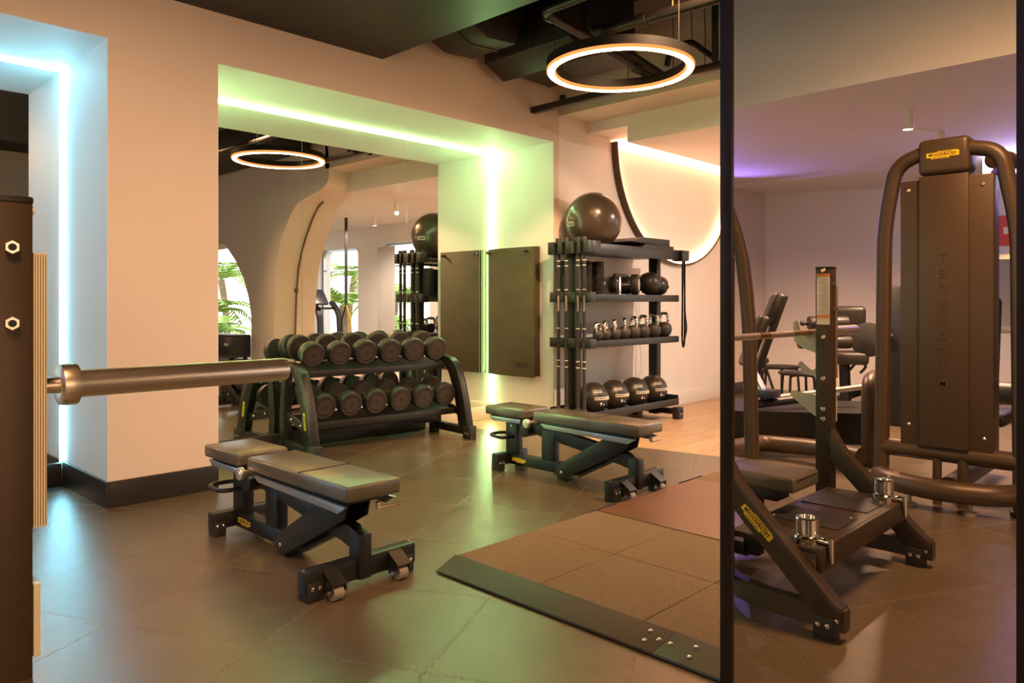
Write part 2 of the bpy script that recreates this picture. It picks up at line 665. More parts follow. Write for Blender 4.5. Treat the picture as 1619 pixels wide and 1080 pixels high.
def smooth2(a, n=2):
    for _ in range(n):
        out = [a[0]]
        for p_, q_ in zip(a, a[1:]):
            out += [(p_[0] * .75 + q_[0] * .25, p_[1] * .75 + q_[1] * .25), (p_[0] * .25 + q_[0] * .75, p_[1] * .25 + q_[1] * .75)]
        out.append(a[-1])
        a = out
    return a


AJ0, AB0 = AJ, AB
AJ, AB = smooth2(AJ), smooth2(AB)
bm = NB()
XF, XB = 5.29, 5.85


def quadstrip(a, b):
    for i in range(len(a) - 1):
        bm.faces.new((a[i], a[i + 1], b[i + 1], b[i]))


f0 = [bm.verts.new((XF, y, z)) for y, z in AJ]
b0 = [bm.verts.new((XB, y, z)) for y, z in AB]
quadstrip(f0, b0)
# front and back skins with the window hole: build as polygons joined by bridge cut under the window
for X_, jj in ((XF, f0), (XB, b0)):
    w = [bm.verts.new((X_, y, z)) for y, z in WN]
    top = [bm.verts.new((X_, 2.2, ZT)), bm.verts.new((X_, -.95, ZT)), bm.verts.new((X_, -4.2, ZT))]
    bot = [bm.verts.new((X_, -4.2, 0)), bm.verts.new((X_, -.95, 0))]
    # right part
    bm.faces.new([jj[0]] + jj[1:] + [top[0], top[1], w[6]] + list(reversed(w[0:6])) + [bot[1]])
    # left part, right edge of it is the middle line through the sill
    bm.faces.new([top[1], top[2], bot[0], bot[1], w[0], w[12]] + list(reversed(w[7:12])) + [w[6]])
    if X_ == XF:
        wf, tf = w, top
    else:
        wb, tb = w, top
quadstrip(wf + [wf[0]], wb + [wb[0]])
bm.faces.new((f0[-1], tf[0], tb[0], b0[-1]))
struct('wall_arch', bm, wall_m)

# beams over the opening, fascia and lowered ceiling of the stretching zone
bm = NB()
bx(bm, 5.29, 5.70, 2.2, YW, 2.876, ZT)
struct('trim_3', bm, wall_m)
bm = NB()
bx(bm, 5.70, 8.9, -4.2, 4.06, 2.625, ZT)
bx(bm, 5.70, 8.9, 4.06, YW, 2.777, ZT)
struct('ceiling_stretch', bm, wall_w)

# far wall with two tall windows
bm = NB()
WA = (-3.40, -1.93, 2.25)
WB = (-1.20, .30, 2.28)


def rwin(y0, y1, zt, r=.16):
    pts = [(y1, 0.04)]
    for i in range(7):
        a = i / 6 * PI / 2
        pts.append((y1 - r + r * math.cos(a), zt - r + r * math.sin(a)))
    for i in range(7):
        a = PI / 2 + i / 6 * PI / 2
        pts.append((y0 + r + r * math.cos(a), zt - r + r * math.sin(a)))
    pts.append((y0, 0.04))
    return pts


def wallseg(bm, y0, y1, win, x0, x1, z1):
    loops = []
    for X_ in (x0, x1):
        o_ = [bm.verts.new((X_, y1, 0)), bm.verts.new((X_, y1, z1)), bm.verts.new((X_, y0, z1)), bm.verts.new((X_, y0, 0))]
        w = [bm.verts.new((X_, y, z)) for y, z in win]
        bm.faces.new([o_[0], o_[1], o_[2], o_[3]] + [w[-1]] + list(reversed(w[:-1])))
        loops.append(w)
    a, b = loops
    for i in range(len(a) - 1):
        bm.faces.new((a[i], a[i + 1], b[i + 1], b[i]))


wallseg(bm, -4.2, -1.56, rwin(*WA), 8.6, 8.9, 2.7)
wallseg(bm, -1.56, .75, rwin(*WB), 8.6, 8.9, 2.7)
wallseg(bm, .75, 3.0, rwin(1.0, 2.5, 2.28), 8.6, 8.9, 2.7)
bx(bm, 8.6, 8.9, 3.0, YW, 0, 2.7)
struct('wall_far', bm, wall_w)
for k, (y0, y1, zt) in enumerate((WA, WB, (1.0, 2.5, 2.28))):
    bm = NB()
    pts = rwin(y0 + .02, y1 - .02, zt - .02)
    path = [(8.72, y, z) for y, z in pts]
    sweep(bm, path, rect(.05, .05), False, (1, 0, 0))
    bx(bm, 8.695, 8.745, y0, y1, .0, .05)
    fr = struct('window_%d' % (k + 1), bm, alu)
    bm = NB()
    zz = zt - .5
    bx(bm, 8.715, 8.725, y0 + .04, y1 - .04, zt - .45, zt - .42)
    obj('glazing_bar', bm, alu, fr)

# ceilings
bm = NB()
bx(bm, -11, 8.9, -4.45, YM + .25, ZT, ZT + .15)
struct('ceiling', bm, ceil_k)
bm = NB()
bx(bm, -.6, 3.30, .9, YW, 2.94, ZT)
struct('trim_4', bm, soff_k)
bm = NB()
bx(bm, -10.5, -2.35, -4.2, YW, 2.62, ZT)
struct('ceiling_machines', bm, wall_w)
bm = NB()
bx(bm, -10.5, -5.70, -4.2, YW, 2.585, 2.62)
struct('trim_5', bm, wall_w)
bm = NB()
bx(bm, -5.70, -5.66, .2, 1.84, 2.38, 2.6)
tag(obj('light_panel', bm, led_purple), 'glowing lavender light panel high up behind the weight stack machine', 'light panel')

# floor : subfloor, interlocking rubber tiles, oak planks
bm = NB()
bx(bm, -11, 8.9, -4.45, YM + .25, -.12, -.012)
floor = struct('floor', bm, sub_m)
LB0, LB1 = Vector((4.62, 5.36, 0)), Vector((5.10, 2.75, 0))       # seam between rubber and wood
LD = (LB1 - LB0).normalized()
LN = Vector((-LD.y, LD.x, 0))
if LN.x < 0:
    LN = -LN                                                        # points to the wood side
TS = .61


def jig(n=12, a=.010):
    pts = [(0.0, 0.0)]
    s = TS / n
    for i in range(n):
        x = i * s
        pts += [(x + s * .30, 0), (x + s * .22, a), (x + s * .72, a), (x + s * .64, 0)]
    pts.append((TS, 0))
    return pts


J = jig()
bottom = [(x, y) for x, y in J[:-1]]
right = [(TS - y, x) for x, y in J[:-1]]
top_ = [(TS - x, TS + J[i][1]) for i, (x, _) in enumerate(J[:-1])]
top_ = [(x, TS + y) for x, y in reversed(J)][:-1]
left = [(0 - y, x) for x, y in reversed(J)][:-1]
outline = bottom + right + top_ + left


def inset(poly, d):
    out = []
    n = len(poly)
    for i in range(n):
        a, b, c = Vector(poly[i - 1]), Vector(poly[i]), Vector(poly[(i + 1) % n])
        e0 = (b - a).normalized()
        e1 = (c - b).normalized()
        n0 = Vector((-e0.y, e0.x))
        n1 = Vector((-e1.y, e1.x))
        m = n0 + n1
        if m.length < .3:
            m = n0
        m.normalize()
        out.append(b + m * d / max(.5, m.dot(n0)))
    return out


def tile_mesh():
    bm = NB()
    t0 = [bm.verts.new((p[0], p[1], -.0012)) for p in outline]
    t1 = [bm.verts.new((p[0], p[1], 0)) for p in inset(outline, .0010)]
    bm.faces.new(t1)
    n = len(t0)
    for i in range(n):
        j = (i + 1) % n
        bm.faces.new((t0[i], t0[j], t1[j], t1[i])).material_index = 1
    return bm


tm = mesh_of('rubber_tile', tile_mesh())
tm.materials.append(rub_m)
tm.materials.append(rub_e)
A27 = R(27)
RT = Matrix.Rotation(A27, 4, 'Z')
O0 = Vector((1.212, 2.362, 0))
e1 = Vector((math.cos(A27), math.sin(A27), 0))
e2 = Vector((-e1.y, e1.x, 0))
cnt = 0
for i in range(-18, 12):
    for j in range(-14, 14):
        c = O0 + e1 * (i + .5) * TS + e2 * (j + .5) * TS
        side = (c - LB0).dot(LN)
        if side > .5 or c.y > YM + .1 or c.y < -2.6 or c.x < -7.2:
            continue
        if c.x < -2.6 and c.y < 0:
            continue
        org = O0 + e1 * i * TS + e2 * j * TS
        M = Matrix.Translation(org) @ RT
        if side > -.5:
            b2 = tile_mesh()
            bmesh.ops.transform(b2, matrix=M, verts=b2.verts)
            bmesh.ops.bisect_plane(b2, geom=b2.verts[:] + b2.edges[:] + b2.faces[:], plane_co=LB0 - LN * .001, plane_no=LN,
                                   clear_outer=True)
            if len(b2.faces) == 0:
                b2.free()
                continue
            obj('rubber_tile', b2, (rub_m, rub_e), floor)
        else:
            o = bpy.data.objects.new('rubber_tile', tm)
            COL.objects.link(o)
            o.parent = floor
            o.matrix_local = M
        cnt += 1
# oak planks
PW, PL = .19, 2.2
row = 0
y = -4.19
while y < YM:
    off = (row * .73) % PL
    x = 3.6 - off
    while x < 8.6:
        x0, x1 = x + .0008, min(x + PL, 8.6) - .0008
        y1 = min(y + PW, YM) - .0012
        cs = [Vector((a, b, 0)) for a in (x0, x1) for b in (y, y1)]
        s_ = [(c - LB0).dot(LN) for c in cs]
        if max(s_) > .01 and x1 > 4.4:
            b2 = NB()
            bx(b2, x0, x1, y + .0012, y1, -.012, -.0005, .0012, 1)
            if min(s_) < 0.002:
                bmesh.ops.bisect_plane(b2, geom=b2.verts[:] + b2.edges[:] + b2.faces[:], plane_co=LB0 + LN * .002, plane_no=LN,
                                       clear_inner=True)
            if len(b2.faces):
                obj('oak_plank', b2, wood_m, floor)
            else:
                b2.free()
        x += PL
    y += PW
    row += 1

# ------------------------------------------------------------------ mirrors and light strips of the alcoves
g = 'tall mirror panels in the green-lit alcove'
for k, (x0, x1, lab) in enumerate(((2.066, 3.115, 'left mirror panel of the green-lit alcove, reflecting the ring lamp'),
                                   (3.118, 4.159, 'middle mirror panel of the green-lit alcove behind the dumbbell rack'),
                                   (4.162, 5.214, 'right mirror panel of the green-lit alcove beside the hanging mats'))):
    bm = NB()
    bx(bm, x0, x1, YM, YM + .006, .135, 2.624)
    o = tag(obj('mirror_panel', bm, mirror_m), lab, 'mirror', g)
    bm = NB()
    bx(bm, x1, x1 + .002, YM, YM + .006, .135, 2.624)
    obj('glass_edge', bm, glass_edge, o)
bm = NB()
bx(bm, -1.09, 1.416, YM, YM + .006, .14, 2.624)
tag(obj('mirror_panel', bm, mirror_m), 'mirror at the back of the blue-lit alcove, far left', 'mirror')


def led(name, parts, m, label):
    bm = NB()
    for p in parts:
        bx(bm, *p)
    return tag(obj(name, bm, m), label, 'light strip')


w = .016
led('led_strip', [(-1.08, 1.43, YM - w, YM - .001, 2.625 - w, 2.6255)], led_blue, 'blue light strip along the top of the left alcove mirror')
led('led_strip', [(1.43 - w, 1.4305, YM - w, YM - .001, .14, 2.606)], led_blue, 'upright blue light strip in the corner of the left alcove')
led('led_strip', [(2.07, 5.215, YM - w, YM - .001, 2.625 - w, 2.6255)], led_green, 'green light strip along the top of the middle alcove mirror')
led('led_strip', [(5.215 - w, 5.2155, YM - w, YM - .001, .15, 2.606)], led_green, 'upright green light strip beside the hanging mats')

led('led_strip', [(2.066, 2.066 + w, YM - w, YM - .001, .15, 2.606)], led_green, 'upright green light strip at the left end of the middle alcove')
led('led_strip', [(-1.094, -1.094 + w, YM - w, YM - .001, .15, 2.606)], led_blue, 'upright blue light strip at the left end of the left alcove')

# framed mirror on the right
t_ = thing('framed_mirror', 'tall black framed mirror at the right, reflecting the weight bench and a machine', 'mirror', (MX, .513, 0), world=True)
bm = NB()
bx(bm, MX, MX + .006, .262, .766, .0, ZT)
obj('mirror_glass', bm, mirror_m, t_)
for (a, b) in ((.7645, .792), (.236, .2635)):
    bm = NB()
    bx(bm, MX - .006, MX + .03, a, b, 0, ZT, .002)
    obj('frame_post', bm, blk2, t_)
bm = NB()
bx(bm, MX + .006, MX + .03, .2635, .7645, 0, ZT)
obj('back_panel', bm, blk2, t_)

# half-moon light panel on the wall
CX, CZ, RR = 7.30, 2.757, 1.19
t_ = thing('moon_light_panel', 'half-moon wall panel with glowing pink rim above the kettlebell shelf', 'wall light', (CX, YW, CZ), world=True)


def arc(r, n=48):
    return [(CX + r * math.cos(PI + PI * i / n), CZ + r * math.sin(PI + PI * i / n)) for i in range(n + 1)]


bm = NB()
prism(bm, arc(RR - .02), 'y', YW - .012, YW - .001)
obj('panel', bm, wall_w, t_)
bm = NB()
path = [(x, YW - .035, z) for x, z in arc(RR)]
sweep(bm, path, rect(.022, .07, .002), False, (0, 1, 0))
obj('rim', bm, brn, t_)
bm = NB()
path = [(x, YW - .03, z) for x, z in arc(RR - .022)]
sweep(bm, path, rect(.014, .03, .002), False, (0, 1, 0))
obj('light_strip', bm, led_moon, t_)
bm = NB()
bx(bm, CX - RR + .03, CX + RR - .03, YW - .04, YW - .013, CZ - .016, CZ)
obj('light_strip', bm, led_moon, t_)

# ------------------------------------------------------------------ ring lamp
t_ = thing('ring_lamp', 'hanging ring lamp glowing warm orange under the black ceiling', 'lamp', (4.18, 3.04, 2.735), world=True)
RC = Vector((4.18, 3.04, 2.735))


def ringprof(bm, prof, n=72):
    M = Matrix.Translation(RC)
    rs = []
    for i in range(n):
        a = 2 * PI * i / n
        rs.append([bm.verts.new(M @ Vector((r * math.cos(a), r * math.sin(a), z))) for r, z in prof])
    m = len(prof)
    for i in range(n):
        for k in range(m):
            bm.faces.new((rs[i][k], rs[i][(k + 1) % m], rs[(i + 1) % n][(k + 1) % m], rs[(i + 1) % n][k]))


bm = NB()
ringprof(bm, [(.435, .008), (.435, .065), (.50, .065), (.50, .008)])
obj('housing', bm, ring_k, t_)
bm = NB()
ringprof(bm, [(.446, -.013), (.450, -.0185), (.488, -.0185), (.492, -.013)])
obj('diffuser', bm, led_ring, t_)
bm = NB()
ringprof(bm, [(.436, .0075), (.436, -.006), (.446, -.0135), (.490, -.0135), (.499, -.006), (.499, .0075)])
obj('diffuser_halo', bm, led_ring_halo, t_)  # rim carries the lamp's orange glow halo as its colour
for k in range(3):
    a = 2 * PI * k / 3 + .5
    bm = NB()
    cyl(bm, RC + Vector((.467 * math.cos(a), .467 * math.sin(a), .065)), RC + Vector((.467 * math.cos(a), .467 * math.sin(a), ZT - 2.735)), .003, n=6)
    obj('cable', bm, blk2, t_)

# ------------------------------------------------------------------ ducts and pipes under the black ceiling
bm = NB()
prism(bm, [(3.62, 3.62), (3.62, 3.12), (3.76, 3.06), (4.05, 3.08), (4.14, 3.30), (4.14, 3.62)], 'y', 3.9, 4.38, .006)
o = tag(obj('air_duct', bm, duct), 'small faceted black air duct next to the soffit edge', 'duct')
bm = NB()
prism(bm, [(3.61, 3.62), (3.61, 3.115), (3.76, 3.05), (4.055, 3.07), (4.15, 3.30), (4.15, 3.62)], 'y', 4.08, 4.11, .003)
obj('flange', bm, pipe_m, o)
bm = NB()
prism(bm, [(4.22, 3.62), (4.20, 3.08), (4.42, 2.98), (4.62, 3.06), (5.00, 3.05), (5.04, 3.16), (5.00, 3.62)], 'y', 3.5, 4.40, .008)
o = tag(obj('air_duct', bm, duct), 'large faceted black air duct behind the ring lamp', 'duct')
bm = NB()
bx(bm, 4.19, 5.05, 3.86, 3.90, 3.12, 3.62, .003)
obj('flange', bm, pipe_m, o)


bm = NB()
bx(bm, 4.45, 5.20, -1.8, 2.0, 3.12, 3.66, .01)
tag(obj('air_duct', bm, duct), 'long black air duct over the arch, seen in the alcove mirror', 'duct')


def pipe(label, pts, r, rad=.12, m=pipe_m, collars=()):
    bm = NB()
    tube(bm, pts, r, 14, rad)
    o = tag(obj('ceiling_pipe', bm, m), label, 'pipe')
    for (p, d) in collars:
        bm = NB()
        p = Vector(p)
        d = Vector(d).normalized()
        cyl(bm, p - d * .035, p + d * .035, r * 1.3, n=16, bev=.006)
        obj('pipe_collar', bm, m, o)
    return o


pipe('thick black pipe with an elbow running above the ring lamp', [(4.32, 3.40, 3.6), (4.32, 3.40, 3.10), (4.33, 2.4, 3.08), (4.34, .8, 3.09)], .036, .10,
     collars=(((4.32, 3.30, 3.098), (0, -1, 0)), ((4.325, 2.95, 3.09), (0, -1, 0))))
pipe('slanting black pipe crossing behind the ring lamp', [(3.69, 1.6, 3.09), (3.68, 3.30, 3.06), (4.29, 3.32, 3.01), (4.94, 3.34, 2.93), (5.20, 3.34, 2.91)], .030, .08,
     collars=(((3.76, 3.305, 3.053), (1, 0, -.08)), ((4.80, 3.335, 2.947), (1, 0, -.12))))
pipe('second slanting black pipe lower behind the ring lamp', [(4.50, 3.42, 3.12), (5.24, 3.38, 2.99)], .036, .1)
pipe('thin bent black pipe at the right of the ring lamp', [(5.2, 3.32, 3.05), (5.2, 3.28, 3.18), (5.2, 3.1, 3.20), (5.2, 2.90, 3.02)], .022, .06)
bm = NB()
bx(bm, 5.18, 5.22, 2.87, 2.91, 2.99, ZT, .003)
o = tag(obj('ceiling_hanger', bm, pipe_m), 'black square hanger rod dropping beside the framed mirror', 'hanger')
bm = NB()
bx(bm, 4.90, 4.96, 2.2, YW - .004, 2.83, 2.885, .004)
o = tag(obj('curtain_rail', bm, pipe_m), 'long black rail fixed to the wall under the ducts', 'rail')
bm = NB()
bx(bm, 4.94, 4.98, YW - .35, YW - .31, 2.87, 2.94)
obj('bracket', bm, pipe_m, o)
t_ = thing('sprinkler', 'small brass fire sprinkler on the thick ceiling pipe', 'sprinkler', (4.33, 2.72, 3.12), world=True)
bm = NB()
cyl(bm, (4.33, 2.72, 3.12), (4.33, 2.72, 3.17), .012, n=10)
obj('stem', bm, brass, t_)
bm = NB()
cyl(bm, (4.33, 2.72, 3.20), (4.33, 2.72, 3.204), .022, n=10)
tube(bm, [(4.315, 2.72, 3.17), (4.315, 2.72, 3.20)], .003, 6)
tube(bm, [(4.345, 2.72, 3.17), (4.345, 2.72, 3.20)], .003, 6)
obj('deflector', bm, brass, t_)
for k, (x, y, z0) in enumerate(((5.20, 2.98, 2.95), (5.14, 3.06, 2.92), (5.1, 3.2, 2.86))):
    bm = NB()
    tube(bm, [(x, y, z0), (x + .01, y, 3.2), (x - .005, y, 3.45), (x, y, ZT)], .0035, 6)
    tag(obj('hanging_cable', bm, blk2), 'thin black cable hanging before the beam, ' + ['nearest the framed mirror', 'middle one of three', 'farthest from the framed mirror'][k], 'cable', 'cables under the ceiling')

# spot cylinders on the lowered ceilings
def spotlamp(x, y, zc, label, first=[None]):
    if first[0] is None:
        t = thing('spotlight', label, 'spotlight', (x, y, zc), 0, 'white cylinder spotlights')
        bm = NB()
        lathe(bm, [(0, 0), (.04, 0), (.04, -.135), (.034, -.145), (.034, -.138), (0, -.138)], 20)
        obj('body', bm, base_w, t)
        bm = NB()
        lathe(bm, [(0, -.1385), (.0335, -.1385), (.0335, -.141), (0, -.141)], 20)
        obj('lens', bm, led_white, t)
        first[0] = t
        return t
    return dup(first[0], (x, y, zc), None, label)


spotlamp(-3.35, 1.84, 2.62, 'white cylinder spotlight on the purple ceiling, the nearer one in the framed mirror')
spotlamp(-4.3, 1.86, 2.62, 'white cylinder spotlight on the purple ceiling, partly behind the machine top')
spotlamp(6.74, 1.80, 2.625, 'white cylinder spotlight beyond the arch, nearest the alcove')
spotlamp(7.70, -.10, 2.625, 'white cylinder spotlight beyond the arch, nearer the windows')

# ------------------------------------------------------------------ exercise mats on the cheek of the alcove
for k in range(6):
    x1 = 5.214 - k * .0175
    bm = NB()
    dz = random.uniform(-.012, .012)
    dy = random.uniform(-.016, .016)
    bx(bm, x1 - .014, x1, 4.715 + dy, 5.31 + dy, .46 + dz, 1.672 + dz * .3, .004)
    lab = ('exercise mat hanging at the front of the stack by the green light strip' if k == 5 else
           ['exercise mat hanging innermost, against the alcove side', 'second exercise mat from the alcove side',
            'third exercise mat from the alcove side', 'fourth exercise mat from the alcove side',
            'exercise mat hanging second from the front of the stack'][k])
    o = tag(obj('exercise_mat', bm, mat_m if k > 2 else mat_m), lab, 'exercise mat', 'exercise mats hanging in the alcove')
    if k == 5:
        bm = NB()
        prism(bm, [(4.76 + .09 * (1 + math.cos(2 * PI * i / 20)) / 1, .56 + .028 * math.sin(2 * PI * i / 20)) for i in range(20)], 'x', x1 - .0146, x1 - .0139)
        obj('embossed_badge', bm, rubk, o)
        for yy in (4.77, 5.27):
            bm = NB()
            cyl(bm, (x1 - .018, yy, 1.63), (x1 - .0135, yy, 1.63), .018, n=16)
            obj('eyelet', bm, chrome, o)
for yy in (4.77, 5.27):
    bm = NB()
    cyl(bm, (5.08, yy, 1.63), (5.2155, yy, 1.63), .010, n=12)
    sphere(bm, (5.08, yy, 1.63), .016, 12)
    tag(obj('wall_hook', bm, blk), 'black peg through the mat eyelets, ' + ('near the room' if yy < 5 else 'near the mirror'), 'hook', 'mat pegs')

# ------------------------------------------------------------------ adjustable benches
def pad(bm, x0, x1, y0, y1, z0, z1, r=.013):
    bx(bm, x0, x1, y0, y1, z0, z1, r, 3)


def seam_line(bm, pts, r=.0022):
    tube(bm, pts, r, 6)


def make_bench():
    t = thing('adjustable_bench', 'nearest black adjustable bench on two small rollers, left of the platform', 'bench',
              (1.76, 2.58, 0), 0, 'black adjustable benches')
    # local: x across, y towards the alcove
    bm = NB()
    pad(bm, -.128, .128, -.115, .72, .372, .435)
    p = obj('back_pad', bm, vin, t)
    bm = NB()
    seam_line(bm, [(-.128, .26, .40), (-.125, .26, .4352), (.125, .26, .4352), (.128, .26, .40)])
    obj('seam', bm, blk2, p)
    bm = NB()
    seam_line(bm, [(-.11, -.112, .425), (.11, -.112, .425)])
    obj('seam', bm, blk2, p)
    bm = NB()
    pad(bm, -.132, .132, .80, 1.165, .375, .435)
    obj('seat_pad', bm, vin, t)
    bm = NB()
    bx(bm, -.10, .10, -.06, .70, .350, .3715, .003)
    bx(bm, -.10, .10, .82, 1.14, .350, .3745, .003)
    obj('pad_plate', bm, blk, t)
    for s in (-1, 1):
        bm = NB()
        prism(bm, [(.66, .362), (.62, .335), (-.03, .318), (-.09, .352)], 'x', s * .105, s * .125, .003)
        obj('side_strip', bm, alu, t)
        bm = NB()
        prism(bm, [(1.13, .366), (1.09, .336), (.84, .340), (.83, .366)], 'x', s * .105, s * .125, .003)
        obj('seat_strip', bm, alu, t)
    # spine : from the seat hinge down to the front post
    bm = NB()
    prism(bm, [(.95, .345), (.78, .345), (.02, .235), (-.044, .212), (-.044, .10), (.029, .10), (.029, .15), (.10, .165), (.78, .262), (.95, .265)], 'x', -.0275, .0275, .004)
    obj('spine', bm, blk, t)
    bm = NB()
    bx(bm, -.03, .03, -.045, .03, .035, .215, .004)
    obj('front_post', bm, blk, t)
    bm = NB()
    bx(bm, -.03, .03, .955, 1.06, .06, .335, .004)
    obj('rear_post', bm, blk, t)
    bm = NB()
    bx(bm, -.028, .028, .62, .73, .08, .30, .004)
    obj('middle_post', bm, blk, t)
    # lower rail and pivot
    bm = NB()
    bx(bm, -.035, .035, .54, 1.09, .035, .105, .004)
    lr = obj('lower_rail', bm, blk, t)
    bm = NB()
    bx(bm, -.045, .045, .51, .58, .0, .095, .006)
    obj('pivot_foot', bm, blk, t)
    # adjustment link (wide channel)
    bm = NB()
    for s in (-1, 1):
        prism(bm, [(.60, .03), (.50, .02), (.42, .06), (.02, .27), (.0, .345), (.14, .345), (.56, .10)], 'x', s * .058, s * .050, .002)
    prism(bm, [(.55, .105), (.135, .335), (.10, .335), (.50, .095)], 'x', -.05, .05, .002)
    obj('adjusting_link', bm, blk, t)
    bm = NB()
    rtube(bm, [(0, .42, .045), (0, .12, .195)], .05, .018)
    obj('ladder_bar', bm, blk2, t)
    # cross bars
    bm = NB()
    bx(bm, -.265, .265, -.03, .03, .035, .118, .004)
    fb = obj('front_crossbar', bm, blk, t)
    bm = NB()
    bx(bm, -.15, .15, 1.02, 1.08, .035, .115, .004)
    rb = obj('rear_crossbar', bm, blk, t)
    for s in (-1, 1):
        bm = NB()
        bx(bm, s * .255, s * .185, -.036, .036, .0, .075, .006)
        f = obj('rubber_foot', bm, rubk, fb)
        bolts(fb, [(s * .235, -.036, .052), (s * .203, -.036, .052)], (0, -1, 0), .009, .006)
        bolts(fb, [(s * .25, 0, .118)], (0, 0, 1), .007, .005)
        bm = NB()
        bx(bm, s * .145, s * .085, 1.012, 1.088, .0, .07, .006)
        obj('rubber_foot', bm, rubk, rb)
        bolts(rb, [(s * .13, 1.012, .052), (s * .10, 1.012, .052)], (0, -1, 0), .008, .006)
        # roller
        bm = NB()
        xa, xb = s * .155 - .033, s * .155 + .033
        prism(bm, [(-.03, .105), (-.095, .062), (-.10, .04), (-.03, .02)], 'x', xa, xa + .006)
        prism(bm, [(-.03, .105), (-.095, .062), (-.10, .04), (-.03, .02)], 'x', xb - .006, xb)
        prism(bm, [(-.03, .112), (-.03, .10), (-.095, .058), (-.10, .068)], 'x', xa, xb)
        br = obj('roller_bracket', bm, blk2, t)
        bm = NB()
        cyl(bm, (xa + .01, -.07, .030), (xb - .01, -.07, .030), .030, n=20, bev=.004)
        obj('roller', bm, whl, br)
        bm = NB()
        cyl(bm, (xa - .008, -.07, .034), (xb + .008, -.07, .034), .008, n=10)
        obj('axle', bm, bolt_m, br)
    # chrome pull pin under the pad, hinge knob, handle
    bm = NB()
    cyl(bm, (.02, -.10, .325), (.13, -.10, .325), .007, n=10)
    cyl(bm, (.02, -.10, .325), (.02, -.10, .352), .012, n=10)
    obj('pull_pin', bm, chrome, t)
    bm = NB()
    cyl(bm, (-.122, .765, .352), (-.146, .765, .352), .030, n=24, bev=.004)
    cyl(bm, (-.146, .765, .352), (-.149, .765, .352), .016, n=20)
    cyl(bm, (-.122, .765, .352), (.13, .765, .352), .014, n=12)
    obj('hinge_knob', bm, steel, t)
    bm = NB()
    cyl(bm, (-.062, .86, .285), (.062, .86, .285), .045, n=24, bev=.004)
    obj('hinge_disc', bm, blk2, t)
    bm = NB()
    tube(bm, [(-.03, .99, .225), (-.13, 1.0, .225), (-.13, 1.13, .235), (.0, 1.14, .235), (.03, 1.06, .235)], .011, 10, .05)
    obj('carry_handle', bm, blk2, t)
    bolts(t, [(-.030, 1.0, .30), (-.058, .53, .055), (-.0455, .565, .05)], (-1, 0, 0), .011, .008)
    logo(lr, basis((-.0352, .93, .072), (0, -1, 0), (0, 0, 1)), .125)
    return t


bench = make_bench()
dup(bench, (3.745, 2.612, 0), 0, 'farther black adjustable bench, standing between the platform and the kettlebell shelf')

# ------------------------------------------------------------------ lifting platform
t_ = thing('lifting_platform', 'low lifting platform of rubber tiles with brown centre board and steel ramp', 'platform', (2.06, 2.5, 0), world=True)
PZ = .028
xs = [2.22, 2.72, 3.22]
ys = [2.50, 2.008, 1.512, 1.016, .52, .02]
for i in range(2):
    for j in range(5):
        bm = NB()
        bx(bm, xs[i] + .0015, xs[i + 1] - .0015, ys[j + 1] + .0015, ys[j] - .0015, .006, PZ, .0025, 1)
        obj('crumb_tile', bm, crumb, t_)
for i in range(2):
    for j in range(5):
        bm = NB()
        bx(bm, 4.22 + i * .5 + .0015, 4.72 + i * .5 - .0015, ys[j + 1] + .0015, ys[j] - .0015, .006, PZ, .0025, 1)
        obj('crumb_tile', bm, crumb, t_)
bm = NB()
bx(bm, 3.222, 4.218, .02, 2.49, .006, PZ + .003, .002, 1)
obj('centre_board', bm, board_m, t_)
for (a, b) in ((3.16, 3.40), (4.06, 4.34)):
    bm = NB()
    bx(bm, a, b, 2.5005, 2.508, .0, PZ + .005, .002, 1)
    obj('edge_strip', bm, ramp_m, t_)
bm = NB()
bx(bm, 2.225, 5.21, .025, 2.495, .0, .006)
obj('platform_base', bm, rubk, t_)
for (y0, y1) in ((1.375, 2.50), (.0, 1.3735)):
    bm = NB()
    prism(bm, [(2.065, .012), (2.06, .006), (2.075, .004), (2.218, .018), (2.218, PZ + .004), (2.206, PZ + .004)], 'y', y0, y1, .001)
    if y0 > 1:
        for v in bm.verts:
            if v.co.y > 2.49 and v.co.x < 2.1:
                v.co.y -= .045
    r_ = obj('ramp', bm, ramp_m, t_)
    sl = Vector((.141, 0, .020)).normalized()
    nrm = Vector((-sl.z, 0, sl.x))
    for (dx, dy) in (((.045, .06), (.105, .075), (.075, .022)) if y0 > 1 else ((.075, -.022), (.045, -.11), (.105, -.10))):
        p = Vector((2.065 + dx, 1.374 + dy, .012 + dx * .142))
        bolts(r_, [p], nrm, .0085, .006)
bm = NB()
bx(bm, 2.085, 2.21, .0, 2.46, .0, .004)
obj('ramp_base', bm, rubk, t_)

